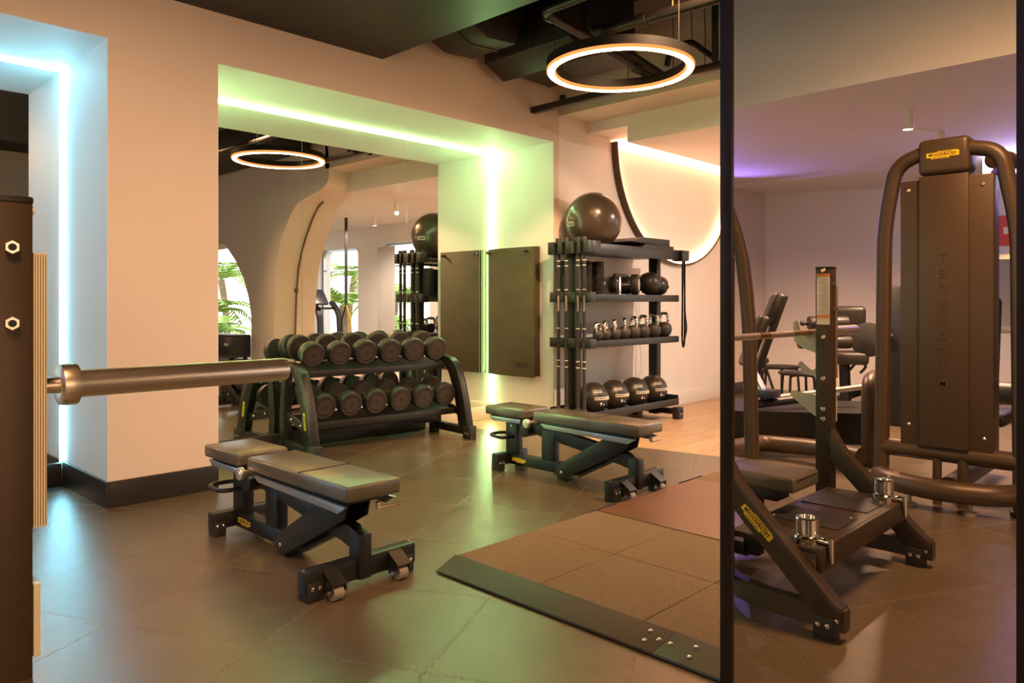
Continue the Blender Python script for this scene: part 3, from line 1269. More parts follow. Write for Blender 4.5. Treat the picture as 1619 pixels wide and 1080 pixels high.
# ------------------------------------------------------------------ dumbbell rack
ROT = R(-5)
RO = Vector((3.583, 4.715, 0))
t_ = thing('dumbbell_rack', 'black two-tier dumbbell rack standing before the alcove mirror', 'dumbbell rack', RO, ROT)
for s in (-1, 1):
    xc = s * .70
    bm = NB()
    prism(bm, [(-.015, .07), (.045, .32), (.10, .48), (.15, .585), (.20, .64), (.26, .675), (.37, .692), (.50, .692), (.50, .642),
               (.39, .645), (.32, .615), (.265, .545), (.205, .42), (.155, .26), (.115, .07)], 'x', xc - .033, xc + .033, .004)
    fl = obj('front_leg', bm, blk, t_)
    bm = NB()
    prism(bm, [(.54, .05), (.545, .30), (.52, .50), (.50, .66), (.44, .66), (.455, .48), (.47, .30), (.455, .05)], 'x', xc - .033, xc + .033, .004)
    obj('rear_leg', bm, blk, t_)
    bm = NB()
    bx(bm, xc - .03, xc + .03, .0, .55, .035, .10, .004)
    obj('foot_bar', bm, blk, t_)
    bm = NB()
    bx(bm, xc - .034, xc + .034, -.045, .06, .0, .115, .006)
    ft = obj('rubber_foot', bm, rubk, t_)
    bm = NB()
    bx(bm, xc - .034, xc + .034, .49, .56, .0, .09, .006)
    obj('rubber_foot', bm, rubk, t_)
    bolts(ft, [(xc - .034, -.01, .05), (xc - .034, .025, .05)], (-1, 0, 0), .008, .006)
    bm = NB()
    rtube(bm, [(xc, .10, .205), (xc, .49, .285)], .02, .065)
    cb = obj('side_brace', bm, blk, t_)
    for s2 in (-1, 1):
        bolts(cb, [(xc + s2 * .010, .22, .232), (xc + s2 * .010, .38, .262)], (s2, 0, 0), .012, .010)
    if s < 0:
        logo(fl, basis((xc - .0335, .105, .28), (0, -.22, -1), (0, -1, .22)), .125)
TIL = R(12)


def shelf(y0, z0):
    """tilted shelf: front lip at y0,z0 (top of the lip), rising to the mirror"""
    bm = NB()
    c, s = math.cos(TIL), math.sin(TIL)
    prism(bm, [(y0, z0 - .05), (y0, z0), (y0 + .012, z0), (y0 + .015, z0 - .012), (y0 + .015 + .25 * c, z0 - .012 + .25 * s),
               (y0 + .015 + .25 * c, z0 - .025 + .25 * s), (y0 + .02, z0 - .05)], 'x', -.667, .667, .002)
    sh = obj('shelf', bm, blk, t_)
    return sh


shelf(.31, .625)
shelf(.185, .248)
bm = NB()
bx(bm, -.667, .667, .43, .47, .10, .15, .004)
obj('rear_rail', bm, blk, t_)


def make_dumbbell(num, rad, name='dumbbell'):
    """axis along local y, front head towards -y; origin at the middle of the handle"""
    t = thing('dumbbell', '', 'dumbbell', (0, 0, 0))
    My = Matrix.Rotation(R(90), 4, 'X')      # z -> -y
    for s in (-1, 1):
        bm = NB()
        M = Matrix.Rotation(PI, 4, 'Z') @ My if s > 0 else My
        lathe(bm, [(0, .145), (rad * .80, .145), (rad * .83, .147), (rad * .92, .144), (rad * .985, .134), (rad, .120), (rad, .082), (rad * .97, .072), (rad * .80, .070), (.018, .070)], 36, M)
        h = obj('head', bm, ureth, t)
        bm = NB()
        lathe(bm, [(0, .1465), (rad * .79, .1465), (rad * .79, .144)], 36, M)
        fcp = obj('face_disc', bm, ureface, h)
        if s < 0:
            put_text('digits', str(num), rad * .34, dark_txt, h, basis((0, -.1466, 0), (1, 0, 0), (0, 0, 1)), .0005, .0008)
            # ring of small moulded letters
            me = text_mesh('TECHNOGYM   URETHANE   TECHNOGYM   URETHANE  ', rad * .12, .0004, .0004)
            me.materials.clear()
            me.materials.append(dark_txt)
            xs_ = [v.co.x for v in me.vertices]
            x0, x1 = min(xs_), max(xs_)
            rr = rad * .66
            for v in me.vertices:
                a = -(v.co.x - x0) / (x1 - x0) * 2 * PI * .97 + PI * .75
                r_ = rr + v.co.y
                v.co = Vector((r_ * math.cos(a), -.1466 - abs(v.co.z), r_ * math.sin(a)))
            o = bpy.data.objects.new('lettering', me)
            COL.objects.link(o)
            o.parent = h
    bm = NB()
    lathe(bm, [(.013, -.072), (.015, -.03), (.0165, 0), (.015, .03), (.013, .072)], 16, My)
    obj('handle', bm, steel, t)
    return t


order = ['first', 'second', 'third', 'fourth', 'fifth', 'sixth']
cache = {}
for rowi, (fy, fz, nums, radii, tier, xs_) in enumerate((
        (.285, .746, (22, 22, 24, 24, 26, 26), (.098, .098, .102, .102, .103, .103), 'upper', (-.575, .565)),
        (.150, .364, (28, 28, 30, 30, 32, 32), (.099, .099, .100, .100, .100, .100), 'lower', (-.55, .565)))):
    for k in range(6):
        key = (nums[k], radii[k])
        if key in cache:
            d = dup(cache[key], (0, 0, 0))
        else:
            d = make_dumbbell(*key)
            cache[key] = d
        lx = xs_[0] + (xs_[1] - xs_[0]) * k / 5
        # middle of the handle is .147 behind the front face along the tilted axis
        ly = fy + .147 * math.cos(TIL)
        lz = fz + .147 * math.sin(TIL)
        # rest on the tilted shelf
        c_, s_ = Vector((lx, ly, lz)), 0
        wpos = RO + Matrix.Rotation(ROT, 3, 'Z') @ c_
        d.location = wpos
        d.rotation_euler = (Matrix.Rotation(ROT, 3, 'Z') @ Matrix.Rotation(TIL, 3, 'X') @ Matrix.Rotation(R(random.uniform(-25, 25)), 3, 'Y')).to_euler()
        d['label'] = 'black round-headed dumbbell, %s from the left on the %s tier of the rack' % (order[k], tier)
        d['group'] = 'dumbbells on the %s tier' % tier

# ------------------------------------------------------------------ functional training rack with kettlebells
X0, X1, Y0, Y1 = 5.10, 6.50, 4.01, 4.50
SLOT = [(Y0 - .01, Y0 + .040), (Y0 + .080, Y0 + .110), (Y0 + .150, Y0 + .24), (Y0 + .285, Y0 + .33), (Y0 + .375, Y0 + .45)]
t_ = thing('storage_rack', 'black metal storage rack by the wall holding kettlebells, balls and bars', 'rack', (5.77, 4.25, 0), world=True)
for (xc, nm) in ((X0 + .08, 'upright'), (X1 - .05, 'upright')):
    bm = NB()
    bx(bm, xc - .035, xc + .035, 4.21, 4.31, .03, 1.60, .004)
    obj(nm, bm, blk, t_)
    bm = NB()
    bx(bm, xc - .03, xc + .03, Y0 - .05, Y1, .045, .10, .004)
    fb = obj('foot_bar', bm, blk, t_)
    for yy in (Y0 - .05, Y1 - .06):
        bm = NB()
        bx(bm, xc - .04, xc + .055, yy, yy + .07, 0, .115, .005)
        obj('rubber_foot', bm, rubk, fb)
        bolts(fb, [(xc + .00, yy, .05), (xc + .03, yy, .05)], (0, -1, 0), .007, .005)
for (z0, z1, nm) in ((1.155, 1.22, 'shelf_tray'), (.755, .815, 'shelf_tray'), (.135, .20, 'shelf_tray')):
    bm = NB()
    bx(bm, X0 + .02, X1, Y0, Y0 + .006, z0, z1, .001)
    bx(bm, X0 + .02, X1, Y1 - .006, Y1, z0, z1, .001)
    bx(bm, X1 - .006, X1, Y0 + .006, Y1 - .006, z0, z1 + (.0 if z0 > .2 else .03), .001)
    zp = z0 if z0 < .2 else z1 - .010
    bx(bm, X0 + .02, X1 - .006, Y0 + .006, Y1 - .006, zp, zp + .008)
    sh = obj(nm, bm, blk, t_)
    if z0 > .2:
        bm = NB()
        for (a, b) in SLOT:
            bx(bm, X0 - .03, X0 + .06, a, b, z0 - .005, z1 + .02, .003)
        obj('bar_guide', bm, blk, sh)
bm = NB()
bx(bm, X0 + .02, X1 - .02, Y0, Y1, 1.59, 1.63, .003)
bx(bm, X0 + .02, X1 + .02, Y0 - .005, Y0, 1.565, 1.665, .002)
obj('top_shelf', bm, blk, t_)
bm = NB()
for (a, b) in SLOT:
    bx(bm, X0 - .055, X0 + .02, a, b, 1.575, 1.685, .003)
bx(bm, X0 + .0, X0 + .12, Y0 - .012, Y0 + .04, 1.575, 1.685, .003)
bx(bm, X0 - .003, X0 + .02, Y0, Y1 - .03, 1.575, 1.685, .003)
obj('bar_holder', bm, blk, t_)
bm = NB()
bx(bm, X1, X1 + .13, Y0 - .04, Y0 + .08, 1.56, 1.665, .004)
obj('band_hanger', bm, blk, t_)
bm = NB()
bx(bm, X0 - .05, X0 + .03, Y0, Y1 - .03, .10, .165, .004)
obj('bar_base', bm, blk, t_)

# weighted bars standing in the holder
bars = None
for k, (yy, w_) in enumerate(((4.07, 'front'), (4.14, 'second from the front'), (4.272, 'third from the front'), (4.362, 'rear'))):
    if bars is None:
        t = thing('weighted_bar', '', 'bar', (0, 0, 0))
        bm = NB()
        cyl(bm, (0, 0, .0), (0, 0, 1.50), .0165, n=14)
        obj('shaft', bm, rubk, t)
        for (z0, z1, r_) in ((-.01, .05, .026), (1.485, 1.54, .026)):
            bm = NB()
            cyl(bm, (0, 0, z0), (0, 0, z1), r_, n=16, bev=.006)
            obj('end_cap', bm, rubk, t)
        for z in (.40, .455, .74, 1.08, 1.29, 1.335):
            bm = NB()
            cyl(bm, (0, 0, z), (0, 0, z + .006), .0172, n=14)
            obj('white_ring', bm, whtxt, t)
        put_text('lettering', 'TECHNOGYM', .022, whtxt, t, basis((-.0120, -.0120, .96), (0, 0, 1), (-.7, .7, 0)), .0005)
        bars = t
        o = t
    else:
        o = dup(bars, (0, 0, 0))
    o.location = (X0 - .022, yy, .178)
    o['label'] = 'tall thin weighted bar, %s in the holder of the storage rack' % w_
    o['group'] = 'weighted bars in the storage rack'

# resistance bands hanging on the right end
for k, (pts, lab) in enumerate((
        ([(6.525, 3.985, 1.66), (6.525, 3.985, 1.2), (6.52, 3.985, .76), (6.54, 3.985, .69), (6.562, 3.985, .74), (6.566, 3.985, 1.2), (6.568, 3.985, 1.66)],
         'black resistance band hanging in a straight loop from the rack end'),
        ([(6.585, 4.015, 1.66), (6.575, 4.015, 1.2), (6.565, 4.015, .80), (6.59, 4.015, .715), (6.655, 4.015, .88), (6.62, 4.015, 1.05), (6.612, 4.015, 1.35), (6.61, 4.015, 1.66)],
         'black resistance band hanging bowed outwards from the rack end'))):
    bm = NB()
    sweep(bm, fillet(pts, .05, 4), rect(.006, .018, .001), False, (0, 1, 0))
    tag(obj('resistance_band', bm, rubk), lab, 'resistance band', 'bands hanging on the storage rack')

# gym ball on the top
bm = NB()
sphere(bm, (0, 0, 0), .259, 56)
o = tag(obj('gym_ball', bm, ballm, None, (5.42, 4.235, 1.890)), 'large shiny dark gym ball on top of the storage rack', 'ball')


def on_sphere(me, c, rad, lon, lat, roll=0.0, lift=.0008):
    """wrap a flat text mesh on a sphere of radius rad around c; lon measured from -y towards +x"""
    cr, sr = math.cos(roll), math.sin(roll)
    for v in me.vertices:
        x = v.co.x * cr - v.co.y * sr
        y = v.co.x * sr + v.co.y * cr
        r_ = rad + lift + max(0, v.co.z)
        la = lat + y / rad
        lo = lon + x / (rad * math.cos(la))
        v.co = Vector((r_ * math.cos(la) * math.sin(lo), -r_ * math.cos(la) * math.cos(lo), r_ * math.sin(la)))
    return me


def sphere_text(name, body, size, m, parent, rad, lon, lat, bold=0.0, roll=0.0):
    me = on_sphere(text_mesh(body, size, .0003, bold), None, rad, lon, lat, roll)
    me.materials.clear()
    me.materials.append(m)
    q = bpy.data.objects.new(name, me)
    COL.objects.link(q)
    q.parent = parent
    return q


def sphere_patch(name, w_, h_, m, parent, rad, lon, lat, lift=.0006, hole=None):
    bm = NB()
    nx, ny = 14, 4
    vs = {}
    for i in range(nx + 1):
        for j in range(ny + 1):
            la = lat + (j / ny - .5) * h_ / rad
            lo = lon + (i / nx - .5) * w_ / (rad * math.cos(la))
            r_ = rad + lift
            vs[i, j] = bm.verts.new((r_ * math.cos(la) * math.sin(lo), -r_ * math.cos(la) * math.cos(lo), r_ * math.sin(la)))
    for i in range(nx):
        for j in range(ny):
            if hole and hole[0] <= i < nx - hole[0] and hole[1] <= j < ny - hole[1]:
                continue
            bm.faces.new((vs[i, j], vs[i + 1, j], vs[i + 1, j + 1], vs[i, j + 1]))
    return obj(name, bm, m, parent)


sphere_patch('logo_outline', .10, .042, greytxt, o, .259, R(-106), R(-9), hole=(1, 1))
sphere_text('lettering', 'TECHNOGYM', .018, greytxt, o, .259, R(-106), R(-9), .0004)

# step boards stacked on the top shelf
for k, (x0, x1, y0, y1, z0, z1, lab) in enumerate(((5.86, 6.44, 4.03, 4.46, 1.631, 1.70, 'black balance pad on the top shelf beside the gym ball, lower one'),
                                                   (5.84, 6.40, 4.05, 4.47, 1.701, 1.765, 'black wedge-edged pad lying on the other pad beside the gym ball'))):
    bm = NB()
    prism(bm, [(x0 - .10 * k, z0 + (.0 if k == 0 else .01)), (x0 - .10 * k, z0 + .016), (x0 + .10, z1), (x1, z1), (x1, z0)], 'y', y0, y1, .004)
    tag(obj('balance_pad', bm, rubk), lab, 'pad', 'pads on the top shelf')

# foam rollers
fr0 = None
for k, (x, y, lab) in enumerate(((5.20, 4.40, 'black ridged foam roller standing behind the green-lit upright'),
                                 (5.32, 4.24, 'black ridged foam roller standing in the middle of three'),
                                 (5.44, 4.20, 'black ridged foam roller standing nearest the chrome handle'))):
    if fr0 is None:
        t = thing('foam_roller', lab, 'foam roller', (x, y, 1.219), 0, 'foam rollers on the rack')
        bm = NB()
        lathe(bm, [(.032, .0), (.045, .0), (.047, .004), (.047, .296), (.045, .30), (.032, .30), (.032, .0)], 28)
        obj('core', bm, rubk, t)
        bm = NB()
        n = 18
        for i in range(n):
            for j in range(8):
                a = 2 * PI * i / n
                z = .012 + j * .0355
                M = Matrix.Rotation(a, 4, 'Z') @ Matrix.Translation((.049, 0, z + .018)) @ Matrix.Rotation(R(32 if j % 2 else -32), 4, 'X')
                bmesh.ops.create_cube(bm, size=1, matrix=M @ Matrix.Diagonal((.010, .007, .036, 1)))
        q = obj('ridges', bm, rubk, t)
        q['kind'] = 'stuff'
        fr0 = t
    else:
        dup(fr0, (x, y, 1.219), k * .4, lab)

# push-up handle, ab wheel, slam balls
t = thing('push_up_handle', 'chrome post with black bar grip, standing right of the foam rollers', 'handle', (5.65, 4.12, 1.219), world=True)
bm = NB()
bx(bm, 5.625, 5.66, 4.10, 4.13, 1.219, 1.385, .003)
bx(bm, 5.585, 5.70, 4.06, 4.17, 1.2185, 1.224, .002)
obj('post', bm, chrome, t)
bm = NB()
cyl(bm, (5.57, 4.115, 1.395), (5.76, 4.115, 1.395), .017, n=14, bev=.003)
obj('grip', bm, rubk, t)
t = thing('ab_wheel', 'black double ab roller with grey hub on the upper shelf', 'exercise wheel', (5.84, 4.18, 1.219), world=True)
c0, c1 = Vector((5.83, 4.32, 1.318)), Vector((5.92, 4.13, 1.318))
ax = (c1 - c0).normalized()
for (c, rr_) in ((c0, .078), (c1, .098)):
    bm = NB()
    cyl(bm, c - ax * .035, c + ax * .035, rr_, n=32, bev=.014)
    wl = obj('wheel', bm, rubk, t)
    bm = NB()
    cyl(bm, c + ax * .036, c + ax * .040, rr_ * .58, n=24)
    obj('hub', bm, greytxt, wl)
    wl.location.z += 0
bm = NB()
cyl(bm, c0, c1, .016, n=12)
obj('axle', bm, steel, t)


def ribbed_ball(rad, label, loc, rot):
    t = thing('slam_ball', label, 'ball', loc, 0, 'slam balls on the upper shelf')
    bm = NB()
    sphere(bm, (0, 0, 0), rad, 32)
    obj('ball_body', bm, leath, t)
    bm = NB()
    for k in range(9):
        a = R(-70 + k * 17.5)
        rr_ = rad * math.cos(a)
        pts = [(rr_ * 1.004 * math.cos(2 * PI * i / 28), rad * 1.004 * math.sin(a) + .008 * math.sin(6 * PI * i / 14), rr_ * 1.004 * math.sin(2 * PI * i / 28)) for i in range(28)]
        tube(bm, pts, .0025, 5, closed=True)
    o = obj('tread_rib', bm, rubk, t)
    t.rotation_euler = rot
    return t


ribbed_ball(.098, 'black slam ball half hidden behind the other two', (6.10, 4.38, 1.318), (0, .3, .2))
ribbed_ball(.112, 'largest black slam ball with curved ribs, between wheel and rack end', (6.20, 4.15, 1.332), (.3, .4, 1.3))
ribbed_ball(.095, 'black ribbed slam ball nearest the right end of the shelf', (6.385, 4.17, 1.316), (.2, -.3, 1.1))

# kettlebells
kx = (5.35, 5.455, 5.60, 5.745, 5.90, 6.055, 6.235, 6.42)
krad = (.050, .054, .058, .062, .066, .069, .073, .077)
krot = (8, 25, 28, 40, 65, 78, 82, 88)
for k in range(8):
    r_ = krad[k]
    z0 = .8135
    t = thing('kettlebell', 'kettlebell with chrome handle, %s from the left on the middle shelf' % ['first and smallest', 'second', 'third', 'fourth', 'fifth', 'sixth', 'seventh', 'eighth and largest'][k],
              'kettlebell', (kx[k], 4.13, z0), R(krot[k]), 'kettlebells on the middle shelf')
    bm = NB()
    lathe(bm, [(0, 0), (r_ * .55, 0), (r_ * .82, r_ * .25), (r_ * .97, r_ * .62), (r_, r_ * .95), (r_ * .95, r_ * 1.30), (r_ * .75, r_ * 1.62), (r_ * .45, r_ * 1.80), (0, r_ * 1.86)], 28)
    obj('body', bm, kett, t)
    bm = NB()
    hw, hh = .050, r_ * 1.45 + .115 * (.62 + .38 * k / 7)
    tube(bm, [(-hw * .75, 0, r_ * 1.45), (-hw * 1.0, 0, hh * .72), (-hw * .8, 0, hh), (hw * .8, 0, hh), (hw * 1.0, 0, hh * .72), (hw * .75, 0, r_ * 1.45)], .0155, 14, .04)
    obj('handle', bm, chrome, t)

# medicine balls
for k, (x, kg) in enumerate(((5.37, '9'), (5.68, '9'), (6.005, '6'), (6.33, '6'))):
    rad = .142
    t = thing('medicine_ball', 'black %s kg medicine ball with white print, %s from the left on the bottom tray' % (kg, order[k]), 'ball',
              (x, 4.20, .145 + rad), R(-3), 'medicine balls on the bottom tray')
    bm = NB()
    sphere(bm, (0, 0, 0), rad, 44)
    obj('ball_body', bm, leath, t)
    bm = NB()
    for a in (R(3), R(-24), R(32)):
        rr_ = rad * math.cos(a) * 1.002
        tube(bm, [(rr_ * math.cos(2 * PI * i / 40), rr_ * math.sin(2 * PI * i / 40), rad * math.sin(a) * 1.002) for i in range(40)], .0022, 5, closed=True)
    obj('seam', bm, blk2, t)
    q = sphere_patch('print_patch', .085, .024, greytxt, t, rad, R(-30), R(30))
    sphere_text('lettering', 'TECHNOGYM', .013, dark_txt, q, rad + .0012, R(-30), R(30), .0003)
    bm = NB()
    for i in range(8):
        lo0 = R(-44) + i * .155
        for sgn in (-1, 1):
            pts = []
            for j in range(7):
                u = j / 6
                lo = lo0 + .155 * u * 1.0
                la = R(4) + sgn * R(5.2) * math.sin(PI * u)
                r2 = rad + .0015
                pts.append((r2 * math.cos(la) * math.sin(lo), -r2 * math.cos(la) * math.cos(lo), r2 * math.sin(la)))
            tube(bm, pts, .0024, 5)
    obj('stitching', bm, whtxt, t)
    sphere_text('digit', kg, .042, whtxt, t, rad, R(-18), R(-17), .0012)
    sphere_text('unit', 'kg', .018, whtxt, t, rad, R(-5), R(-19), .0006)

# ------------------------------------------------------------------ olympic bench at the left edge (seen directly and in the framed mirror)
CX_, HS = -.199, .495
t_ = thing('weight_bench', 'black weight bench with uprights holding a barbell, seen in the framed mirror', 'bench', (CX_, 1.8, 0), world=True)
for s in (-1, 1):
    xc = CX_ + s * HS
    bm = NB()
    bx(bm, xc - .03, xc + .03, 1.38, 1.455, .10, 1.31, .004)
    up = obj('upright', bm, brn2, t_)
    bm = NB()
    bx(bm, xc - .031, xc + .031, 1.379, 1.456, 1.305, 1.318, .004)
    obj('upright_cap', bm, blk2, up)
    # front leg diagonal (inner side), lower side rail
    bm = NB()
    prism(bm, [(1.41, .56), (1.385, .56), (1.33, .47), (.985, .13), (.962, .118), (.962, .06), (1.05, .06), (1.10, .125), (1.41, .435)], 'x', xc - .03, xc + .03, .004)
    dl = obj('diagonal_leg', bm, brn2, t_)
    bm = NB()
    rtube(bm, [(xc, .955, .075), (xc, 1.25, .075), (xc - s * .06, 1.42, .075), (CX_ + s * .16, 1.60, .075), (CX_ + s * .05, 1.66, .075)], .05, .075, .10)
    obj('base_rail', bm, brn2, t_)
    bm = NB()
    bx(bm, xc - .034, xc + .034, .99, 1.06, 0, .08, .005)
    f = obj('rubber_foot', bm, rubk, t_)
    for s2 in (-1, 1):
        bolts(f, [(xc + s2 * .034, 1.008, .05), (xc + s2 * .034, 1.04, .05)], (s2, 0, 0), .009, .006)
        bolts(dl, [(xc + s2 * .03, .978, .075)], (s2, 0, 0), .007, .005)
    # bar-catch plates on the outer face
    x0, x1 = (xc + s * .031, xc + s * .049)
    bm = NB()
    HK = [(1.381, .79), (1.381, 1.229), (1.46, 1.229), (1.46, 1.03), (1.495, .995), (1.515, .975), (1.555, .985), (1.575, 1.06), (1.59, 1.05), (1.585, .96),
          (1.54, .925), (1.46, .90), (1.46, .845), (1.50, .815), (1.555, .86), (1.565, .85), (1.54, .80), (1.46, .79)]
    prism(bm, HK, 'x', x0, x1)
    hk = obj('bar_catch', bm, nylon, t_)
    bm = NB()
    prism(bm, [(1.381, .584), (1.381, .70), (1.46, .70), (1.60, .715), (1.605, .69), (1.46, .584)], 'x', min(xc + s * .031, xc + s * .040), max(xc + s * .031, xc + s * .040))
    obj('safety_catch', bm, nylon, t_)
    bm = NB()
    for kk in range(5):
        xx = x0 + (x1 - x0) * (kk + .5) / 5
        bx(bm, xx - .0004, xx + .0004, 1.3800, 1.3812, .792, 1.227)
    obj('ply_line', bm, cond_m, hk)
    # fasteners
    for z in (1.236, 1.117):
        bm = NB()
        cyl(bm, (xc, 1.372, z), (xc, 1.381, z), .0105, n=6)
        nt_ = obj('hex_nut', bm, bolt_m, up)
        bm = NB()
        cyl(bm, (xc, 1.3705, z), (xc, 1.3725, z), .0058, n=12)
        obj('nut_hole', bm, blktxt, nt_)
    for s2 in (-1, 1):
        bolts(up, [(xc + s2 * .03, 1.417, z) for z in (.985, .79, .645, .60, 1.30)], (s2, 0, 0), .012, .009)
        for z in (.945, .905, .755, .72):
            bm = NB()
            cyl(bm, (xc + s2 * .0295, 1.417, z), (xc + s2 * .0305, 1.417, z), .007, n=12)
            obj('bolt_hole', bm, blktxt, up)
    if s < 0:
        # instruction sticker on the inner face of the far upright
        bm = NB()
        bx(bm, xc + .030, xc + .0308, 1.387, 1.448, 1.045, 1.285)
        st = obj('instruction_sticker', bm, paper, up)
        bm = NB()
        bx(bm, xc + .0307, xc + .0312, 1.387, 1.448, 1.270, 1.285)
        bx(bm, xc + .0307, xc + .0312, 1.387, 1.448, 1.075, 1.090)
        obj('orange_band', bm, orange, st)
        bm = NB()
        for kk in range(26):
            z = 1.262 - kk * .0068
            wd = .052 if kk % 5 else .035
            bx(bm, xc + .0307, xc + .0311, 1.392, 1.392 + wd * random.uniform(.75, 1), z, z + .0022)
        obj('print_line', bm, greytxt, st)
    else:
        logo(dl, basis((xc + .0305, 1.262, .352), (0, .72, .70), (0, -.70, .72)), .15)
# rear support and pad
bm = NB()
pad(bm, CX_ - .128, CX_ + .128, 1.30, 2.48, .372, .435)
p = obj('bench_pad', bm, vin, t_)
bm = NB()
seam_line(bm, [(CX_ - .127, 1.62, .40), (CX_ - .125, 1.62, .4352), (CX_ + .125, 1.62, .4352), (CX_ + .127, 1.62, .40)])
obj('seam', bm, blk2, p)
bm = NB()
seam_line(bm, [(CX_ - .11, 1.299, .422), (CX_ + .11, 1.299, .422)])
obj('seam', bm, blk2, p)
bm = NB()
bx(bm, CX_ - .06, CX_ + .06, 1.40, 2.40, .31, .372, .006)
obj('pad_beam', bm, blk, t_)
bm = NB()
bx(bm, CX_ - .03, CX_ + .03, 1.50, 1.57, .05, .315, .004)
bx(bm, CX_ - .03, CX_ + .03, 2.30, 2.36, .05, .315, .004)
obj('pad_post', bm, blk, t_)
bm = NB()
bx(bm, CX_ - .03, CX_ + .03, 1.55, 2.40, .04, .10, .004)
obj('spine_rail', bm, brn2, t_)
bm = NB()
bx(bm, CX_ - .26, CX_ + .26, 2.34, 2.40, .02, .10, .004)
obj('rear_crossbar', bm, brn2, t_)
# spotter platform with two rubber treads
bm = NB()
bx(bm, CX_ - HS + .03, CX_ + HS - .03, 1.07, 1.40, .262, .285, .004)
bx(bm, CX_ - HS + .03, CX_ + HS - .03, 1.055, 1.075, .20, .285, .004)
plt = obj('spotter_platform', bm, brn2, t_)
for (a, b) in ((-.345, -.115), (-.01, .20)):
    bm = NB()
    bx(bm, CX_ + .0 + a, CX_ + b, 1.10, 1.375, .285, .289, .002)
    tr = obj('rubber_tread', bm, rubk, plt)
    bolts(tr, [(CX_ + a + .02, 1.12, .289), (CX_ + b - .02, 1.36, .289)], (0, 0, 1), .005, .003)
for s in (-1, 1):
    px, py = CX_ + s * (HS - .09), 1.13
    bm = NB()
    lathe(bm, [(.0, .0), (.045, .0), (.047, .018), (.042, .024), (.036, .028), (.041, .032), (.041, .085), (.038, .089), (.030, .089), (.028, .075), (.0, .075)], 28,
          Matrix.Translation((px, py, .285)))
    pg = obj('plate_peg', bm, chrome, t_)
    bm = NB()
    cyl(bm, (px, py - .03, .298), (px, py - .085, .298), .013, n=14, bev=.002)
    cyl(bm, (px, py - .082, .312), (px, py - .088, .225), .014, .007, n=14)
    obj('locking_lever', bm, chrome, pg)

# barbell
t_ = thing('barbell', 'steel barbell with thick polished sleeve pointing right, resting on the weight bench', 'barbell', (CX_, 1.52, 1.002), world=True)
tipX = .842
half = 1.10
cbx = tipX - half
bm = NB()
cyl(bm, (cbx - .68, 1.52, 1.002), (cbx + .68, 1.52, 1.002), .0145, n=20)
obj('shaft', bm, steel, t_)
bm = NB()
for (a, b) in ((-.62, -.30), (.30, .62), (-.05, .05)):
    cyl(bm, (cbx + a, 1.52, 1.002), (cbx + b, 1.52, 1.002), .0150, n=20)
obj('knurling', bm, brass, t_)
for s in (-1, 1):
    M = Matrix.Translation((cbx, 1.52, 1.002)) @ Matrix.Rotation(R(90) * s, 4, 'Y')
    bm = NB()
    lathe(bm, [(.015, .655), (.032, .655), (.0365, .658), (.0375, .662), (.0375, .682), (.0365, .685), (.026, .687), (.025, .690), (.025, 1.095), (.0235, 1.10), (.014, 1.10), (.012, 1.098), (0, 1.098)], 40, M)
    obj('sleeve', bm, steel, t_)

# ------------------------------------------------------------------ weight-stack machine reflected in the framed mirror (faces +x)
XM = -1.85
t_ = thing('weight_stack_machine', 'tall bronze-black weight stack machine with rounded tube frame, seen in the framed mirror', 'exercise machine', (XM, 1.205, 0), world=True)
bm = NB()
bx(bm, XM - .14, XM, .97, 1.44, .32, 1.855, .006)
obj('stack_shroud', bm, brn, t_)
bm = NB()
bx(bm, XM - .02, XM + .022, 1.085, 1.335, .325, 1.87, .006)
cp = obj('centre_panel', bm, brn, t_)
bm = NB()
bx(bm, XM - .15, XM + .028, 1.08, 1.34, 1.875, 2.08, .03, 3)
cap = obj('top_cap', bm, brn, t_)
logo(cap, basis((XM + .0285, 1.21, 1.985), (0, 1, 0), (0, 0, 1)), .165)
for i, ch in enumerate('TECHNOGYM'):
    put_text('raised_letter', ch, .062, brn, cp, basis((XM + .0225, 1.21, 1.40 - i * .088), (0, 1, 0), (0, 0, 1)), .0035, .001)
bolts(t_, [(XM, 1.395, 1.80), (XM, 1.02, 1.80), (XM, 1.395, .44), (XM, 1.015, .40)], (1, 0, 0), .012, .008)
bm = NB()
tube(bm, [(XM - .03, 1.30, 2.02), (XM - .03, 1.47, 1.96), (XM - .03, 1.535, 1.60), (XM - .03, 1.555, .03)], .042, 16, .14, seg=8)
obj('frame_tube', bm, brn, t_)
bm = NB()
tube(bm, [(XM - .03, 1.12, 2.02), (XM - .03, .94, 1.98), (XM - .03, .86, 1.55), (XM - .03, .845, .03)], .042, 16, .14, seg=8)
obj('frame_tube', bm, brn, t_)
bm = NB()
cyl(bm, (XM - .04, 1.56, .29), (XM - .04, .84, .29), .052, n=20)
obj('cross_tube', bm, brn, t_)
bm = NB()
tube(bm, [(XM - .04, 1.56, .12), (XM + .10, 1.48, .12), (XM + .19, 1.2, .12), (XM + .10, .92, .12), (XM - .04, .84, .12)], .058, 18, .25, seg=8)
ftb = obj('floor_tube', bm, brn, t_)
bm = NB()
bx(bm, XM + .155, XM + .1575, 1.40, 1.46, .11, .155)
box_lbl = obj('rating_label', bm, paper, ftb)
for y in (1.555, .845):
    bm = NB()
    cyl(bm, (XM - .03, y, 0), (XM - .03, y, .03), .055, n=20, bev=.006)
    obj('rubber_foot', bm, rubk, t_)
for y in (1.35, 1.05):
    bm = NB()
    cyl(bm, (XM + .13, y, 0), (XM + .13, y, .02), .032, n=16)
    cyl(bm, (XM + .13, y, .02), (XM + .13, y, .07), .010, n=10)
    obj('levelling_foot', bm, whl, ftb)
